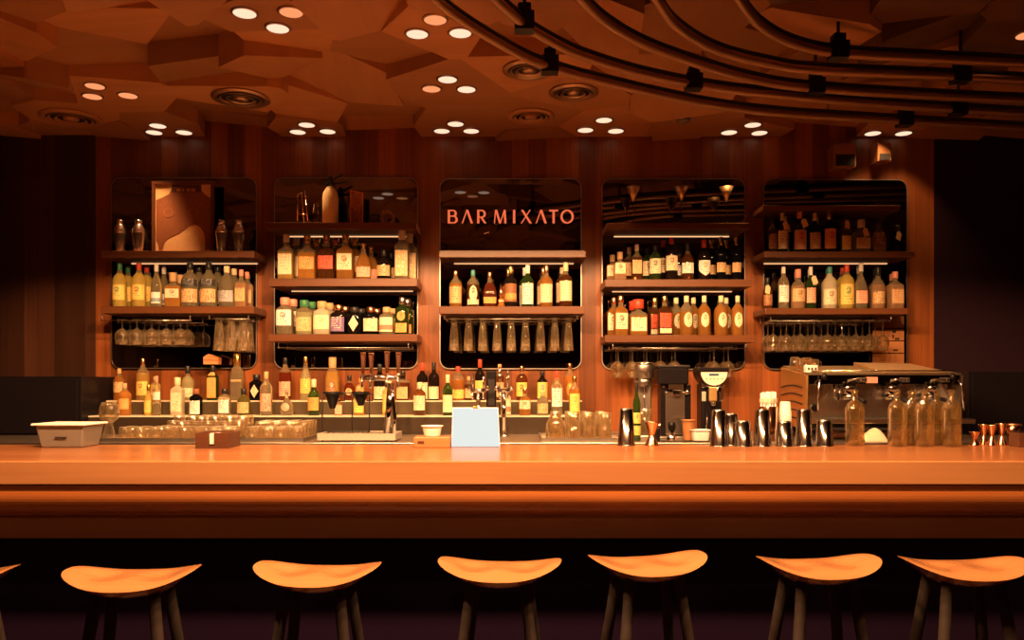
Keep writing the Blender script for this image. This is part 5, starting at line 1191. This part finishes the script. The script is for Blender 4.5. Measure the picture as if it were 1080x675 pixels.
MB().box(px(691, 4.47), px(696.5, 4.47), 4.47, 4.60, ZC, ZC + .085).build('bin', BLACK, t, bevel=.008)
MB().box(px(690, 4.47), px(696.5, 4.47), 4.465, 4.605, ZC + .085, ZC + .10).build('rim', COPPER, t, bevel=.004)
# cups of straws and paper cups
t = thing('straw_cup', (px(810.5, 4.62), 4.62, ZC), 'copper cup packed with green-banded paper straws', 'straw cup')
z1, z2 = pz(428.5, 4.62) - ZC, pz(413.5, 4.62) - ZC
MB().lathe([(.040, 0), (.042, .004), (.052, z1), (.050, z1), (.040, .01)], seg=26).build('cup', COPPER, t, local=True)
m = MB()
for k in range(19):
    a = k * 2.39996; r = .010 * math.sqrt(k) * .98
    m.lathe([(.0058, .012), (.0058, z2 + RND.uniform(-.006, .004))], c=(r * math.cos(a), r * math.sin(a), 0), seg=8)
sb = m.build('straw_bundle', PAPER, t, local=True); sb['kind'] = 'stuff'
MB().lathe([(.0495, z1 + .022), (.0495, z1 + .046)], seg=26, caps=(False, False)).build('green_band', paper_label((.78, .72, .58), (.14, .20, .09), 'blotch'), t, local=True)
t = thing('paper_cup_stack', (px(828, 4.64), 4.64, ZC), 'stack of upturned white paper cups beside the straw cup', 'paper cups')
m = MB(); z = 0
for k in range(9):
    z = k * .0175; m = MB().lathe([(.037, z), (.037, z + .003), (.036, z + .004), (.028, z + .082), (.026, z + .083)], seg=24, caps=(False, True)); m.build('cup', PAPER, t, local=True)
# folded cloth
t = MB(); nx, ny = 18, 12
for j in range(ny + 1):
    for i in range(nx + 1):
        u, v = i / nx, j / ny
        zz = .012 + .040 * math.sin(PI * u) ** .6 * math.sin(PI * v) ** .5 + .012 * math.sin(9 * u + 4 * v) * math.sin(PI * v) + .022 * u * math.sin(PI * v)
        t.v.append((px(909.5, 4.56) + u * .125, 4.52 + v * .12, ZC + max(.001, zz * (0 if j in (0, ny) else 1))))
for j in range(ny):
    for i in range(nx):
        a = j * (nx + 1) + i; t.face((a, a + 1, a + nx + 2, a + nx + 1), True)
o = t.build('folded_cloth', plain('cream_cloth', (.74, .60, .44), .9, bump=.3, scale=300), None, loc=(px(920, 4.56), 4.56, ZC)); tag(o, 'crumpled cream cloth under the front of the espresso machine', 'cloth')
# ================================================================ ESPRESSO MACHINE
Ye = 4.64
q = lambda x, y, d=0: (px(x, Ye), Ye + d, pz(y, Ye))
XA, XB = px(852, Ye), px(1013, Ye)
t = thing('espresso_machine', ((XA + XB) / 2, Ye, ZC), 'wide steel espresso machine with three group heads at the far end', 'espresso machine')
zlo, zhd = pz(441.5, Ye), pz(405, Ye)
MB().box(XA + .01, XB - .01, Ye + .12, Ye + .44, ZC + .085, pz(394, Ye)).build('rear_housing', STEELD, t, bevel=.006)
MB().box(XA + .012, XB - .012, Ye + .112, Ye + .121, zlo, zhd).build('splash_panel', STEEL, t)
MB().prism_yz([(Ye, zhd), (Ye + .13, zhd), (Ye + .13, pz(394, Ye)), (Ye + .01, pz(394.5, Ye))], XA + .008, XB - .008).build('head_housing', plain('machine_head', (.10, .085, .075), .15, 1), t)
zf_, zk_ = pz(394.8, Ye), pz(386.5, Ye + .42)
MB().loft([[(XA, Ye - .01, zf_ - .004), (XB, Ye - .01, zf_ - .004), (XB - .02, Ye + .43, zk_ - .004), (XA, Ye + .43, zk_ - .004)], [(XA, Ye - .01, zf_ + .004), (XB, Ye - .01, zf_ + .004), (XB - .02, Ye + .43, zk_ + .004), (XA, Ye + .43, zk_ + .004)]], sm=False).build('top_panel', plain('machine_top', (.72, .56, .40), .34, 1), t)
MB().tube([(XA + .02, Ye, zf_ + .02), (XB - .02, Ye, zf_ + .02)], .004, 8).build('cup_rail', CHROME, t)
xm = px(935, Ye)
MB().loft([[(xm, Ye + .02, zf_ + .006), (XB - .05, Ye + .02, zf_ + .006), (XB - .09, Ye + .40, zk_ + .004), (xm - .02, Ye + .40, zk_ + .004)], [(xm, Ye + .02, zf_ + .012), (XB - .05, Ye + .02, zf_ + .012), (XB - .09, Ye + .40, zk_ + .018), (xm - .02, Ye + .40, zk_ + .024)]], sm=False).build('service_lid', plain('machine_lid', (.82, .60, .36), .45, 1), t)
for xs, s in ((XA, -1), (XB, 1)):
    sp = MB().prism_yz([(Ye + .02, ZC + .07), (Ye + .43, ZC + .07), (Ye + .43, zk_ - .006), (Ye - .005, zf_ - .006), (Ye - .005, zhd)], min(xs, xs + s * .012), max(xs, xs + s * .012)).build('side_panel', BRASS if s < 0 else STEELD, t)
    for k in range(5):
        z0 = ZC + .11 + k * .048
        MB().loft([[(xs + s * .012, Ye + .05 + .36 * u, z0 + .014 * math.sin(PI * u) - .004), (xs + s * .018, Ye + .05 + .36 * u, z0 + .014 * math.sin(PI * u) - .004), (xs + s * .018, Ye + .05 + .36 * u, z0 + .014 * math.sin(PI * u) + .004), (xs + s * .012, Ye + .05 + .36 * u, z0 + .014 * math.sin(PI * u) + .004)] for u in [i / 10 for i in range(11)]], sm=False).build('rib', BLACKM, sp)
MB().box(XA - .005, px(1024, Ye), Ye - .05, Ye + .12, pz(446.5, Ye), zlo).build('drip_tray', STEEL, t, bevel=.004)
MB().box(XA + .02, XB - .02, Ye - .02, Ye + .40, ZC + .06, pz(446.5, Ye)).build('lower_body', BLACKM, t)
for sx in (XA + .05, XB - .05):
    for sy in (Ye + .03, Ye + .36): MB().lathe([(.022, 0), (.022, .012), (.014, .016), (.014, .062)], c=(sx, sy, ZC), seg=18).build('foot', BLACK, t)
for gi, xg in enumerate((899, 944, 986)):
    X = px(xg, Ye)
    g = MB().lathe([(.036, -.060), (.040, -.056), (.040, -.02), (.034, .0)], c=(X, Ye + .045, zhd), seg=28).build('group_head', CHROME, t)
    MB().lathe([(.031, -.092), (.036, -.084), (.039, -.060)], c=(X, Ye + .045, zhd), seg=26).build('portafilter_basket', CHROME, g)
    MB().tube([(X, Ye + .01, zhd - .076), (X + .006, Ye - .06, zhd - .086), (X + .012, Ye - .14, zhd - .100)], [.009, .013, .011], 12).build('portafilter_handle', BLACK, g)
    MB().tube([(X - .03, Ye - .004, zhd + .006), (X - .035, Ye - .03, zhd + .02), (X, Ye - .045, zhd + .028), (X + .03, Ye - .03, zhd + .02), (X + .03, Ye + .01, zhd + .0)], .007, 8).build('pipe_loop', CHROME, g)
    bp = MB().box(X + .028, X + .082, Ye - .006, Ye + .002, zhd + .010, zhd + .038).build('button_plate', STEELD, t, bevel=.002)
    for k in range(3): MB().lathe([(.0055, 0), (.0055, .004)], c=(X + .040 + k * .015, Ye - .006, zhd + .024), seg=12, axis='y').build('button', CHROME, bp)
MB().box(px(913, Ye), px(925.5, Ye), Ye - .004, Ye + .004, pz(404, Ye), pz(397.5, Ye)).build('name_plate', plain('machine_plate', (.62, .30, .24), .4), t)
for xw, s in ((863, -1), (1008, 1)):
    X = px(xw, Ye)
    wd = MB().tube([(X, Ye + .01, zhd + .02), (X, Ye - .03, zhd + .02), (X + s * .012, Ye - .045, zhd - .01), (X + s * .02, Ye - .05, zhd - .15)], .0055, 8).build('steam_wand', CHROME, t)
    MB().lathe([(.010, -.01), (.017, 0), (.014, .022), (.006, .030)], c=(px(868 if s < 0 else 1003, Ye), Ye - .02, pz(399, Ye)), seg=16).build('steam_knob', BLACK, wd)
MB().lathe([(.026, 0), (.026, .012), (.022, .016)], c=(px(866, Ye), Ye + .11, pz(431, Ye)), seg=24, axis='y').build('gauge', CHROME, t)
MB().lathe([(.021, .016), (.019, .018)], c=(px(866, Ye), Ye + .11, pz(431, Ye)), seg=24, axis='y').build('gauge_face', BLACK, t)
MB().tube([(px(881, Ye), Ye + .02, zhd), (px(880, Ye), Ye + .0, zhd - .06), (px(884, Ye), Ye + .0, zhd - .10), (px(888, Ye), Ye + .03, zhd - .05), (px(887, Ye), Ye + .03, zhd)], .006, 8).build('water_pipe', CHROME, t)
# cups on the machine
def topz(y): return zf_ + .0045 + (zk_ - zf_) * (y - Ye + .01) / .44
CUP = None
for k, (dx, dy) in enumerate(((.03, .10), (.03, .20), (.03, .30), (.095, .16), (.095, .27))):
    loc = (XA + dx, Ye + dy, topz(Ye + dy) + .0075)
    if CUP is None:
        CUP = thing('espresso_glass', loc, 'x', 'espresso glass', 'espresso glasses on the machine')
        MB().lathe([(.030, -.002), (.030, .004), (.025, .056), (.023, .058)], seg=20, caps=(False, True)).build('bowl', thin_glass('amber_glass', (.95, .72, .45), .14), CUP, local=True)
        MB().tube([(.028, 0, .045), (.044, 0, .040), (.044, 0, .018), (.029, 0, .012)], .003, 8).build('handle', thin_glass('amber_glass'), CUP, local=True)
        o = CUP
    else: o = dup(CUP, loc)
    o['label'] = 'small upturned espresso glass on the machine, %s' % ['at the front edge', 'second along the outer edge', 'at the back of the outer edge', 'inner front one', 'inner back one'][k]
loc = (XA + .032, Ye + .035, topz(Ye + .035) + .001)
t = thing('card_box', loc, 'little white box with dark dots on the corner of the espresso machine', 'box')
MB().box(-.035, .030, -.022, .022, 0, .042).build('carton', PAPER, t, local=True, bevel=.002)
m = MB()
for k in range(3): m.box(-.028 + k * .02, -.016 + k * .02, -.0228, -.022, .014, .028)
m.build('dark_dots', MATTE, t, local=True)
# ================================================================ LIGHT
WARM = (1.0, .50, .205)
def spot(loc, power, half, blend=.3, color=WARM, rad=.03, aim=None):
    l = bpy.data.lights.new('spot', 'SPOT'); l.energy = power; l.color = color; l.spot_size = 2 * math.radians(half); l.spot_blend = blend; l.shadow_soft_size = rad
    o = bpy.data.objects.new('spot', l); COL.objects.link(o); o.location = loc
    if aim is not None:
        d = Vector(aim) - Vector(loc); o.rotation_euler = d.to_track_quat('-Z', 'Y').to_euler()
    return o
def area(loc, power, sx, sy, rot=(0, 0, 0), color=WARM, spread=180):
    l = bpy.data.lights.new('area', 'AREA'); l.energy = power; l.color = color; l.shape = 'RECTANGLE'; l.size = sx; l.size_y = sy; l.spread = math.radians(spread)
    o = bpy.data.objects.new('area', l); COL.objects.link(o); o.location = loc; o.rotation_euler = rot
    return o
# the narrow lamps closest to the back wall
for ci in range(4, 10):
    for p in CLUSTERS[ci][:2]:
        x, y = at_ceiling(*p); k = {4: 1.4, 9: .5}.get(ci, 1)
        spot((x, min(y, 5.33), CZ - .03), 34 * k, {9: 45}.get(ci, 20), .45, rad=.04, aim=(x, min(y, 5.33) + .02, 1.0))
# wide lamps over the bar, shielded so that they light the back wall only below a level line
for x, k in ((-1.40, 1.05), (-.90, 1), (-.30, 1), (.30, 1), (.90, 1), (1.45, .6)):
    y, z = 2.35, 3.02; zc_ = pz(254, YS)
    spot((x, y, z), 275 * k, math.degrees(math.atan((YS - y) / (z - zc_))), .045, rad=.06, aim=(x, y, 0))
# lamps above the bar top and the stools
for i in range(-4, 6):
    x = i * .82 - .25
    spot((x, 3.45, 2.86), 2.5, 30, .7, rad=.05, aim=(x, 3.55, 1.1))
    spot((x + .3, 2.45, CZ - .06), 2.5, 24, .7, rad=.05, aim=(x + .3, 2.75, .8))
for i in range(-9, 11):  # added spots, out of view, that brighten the bar front
    x = i * .41
    spot((x, 2.0, CZ - .06), 22, 13, .9, rad=.04, aim=(x, 3.28, 1.02))
for i in range(-3, 4):  # added spots without fixtures that brighten the back counter
    x = i * .76 - .30
    if i < 3: spot((x, 4.42, 2.87 if x > .2 else CZ - .04), 60, 37 if x < .2 else 40, .35, rad=.05, aim=(x, 4.55, 1.0))
# added fill spots behind the camera, unseen, brightening the face of the bar
for i in range(-5, 7):
    x = i * .72 - .2
    spot((x, -.8, 2.5), 60, 6.5, .8, rad=.06, aim=(x * 1.02, 3.2, .93))
w = bpy.data.worlds.new('world'); SC.world = w; w.use_nodes = True
w.node_tree.nodes['Background'].inputs[0].default_value = (.016, .004, .010, 1); w.node_tree.nodes['Background'].inputs[1].default_value = .5
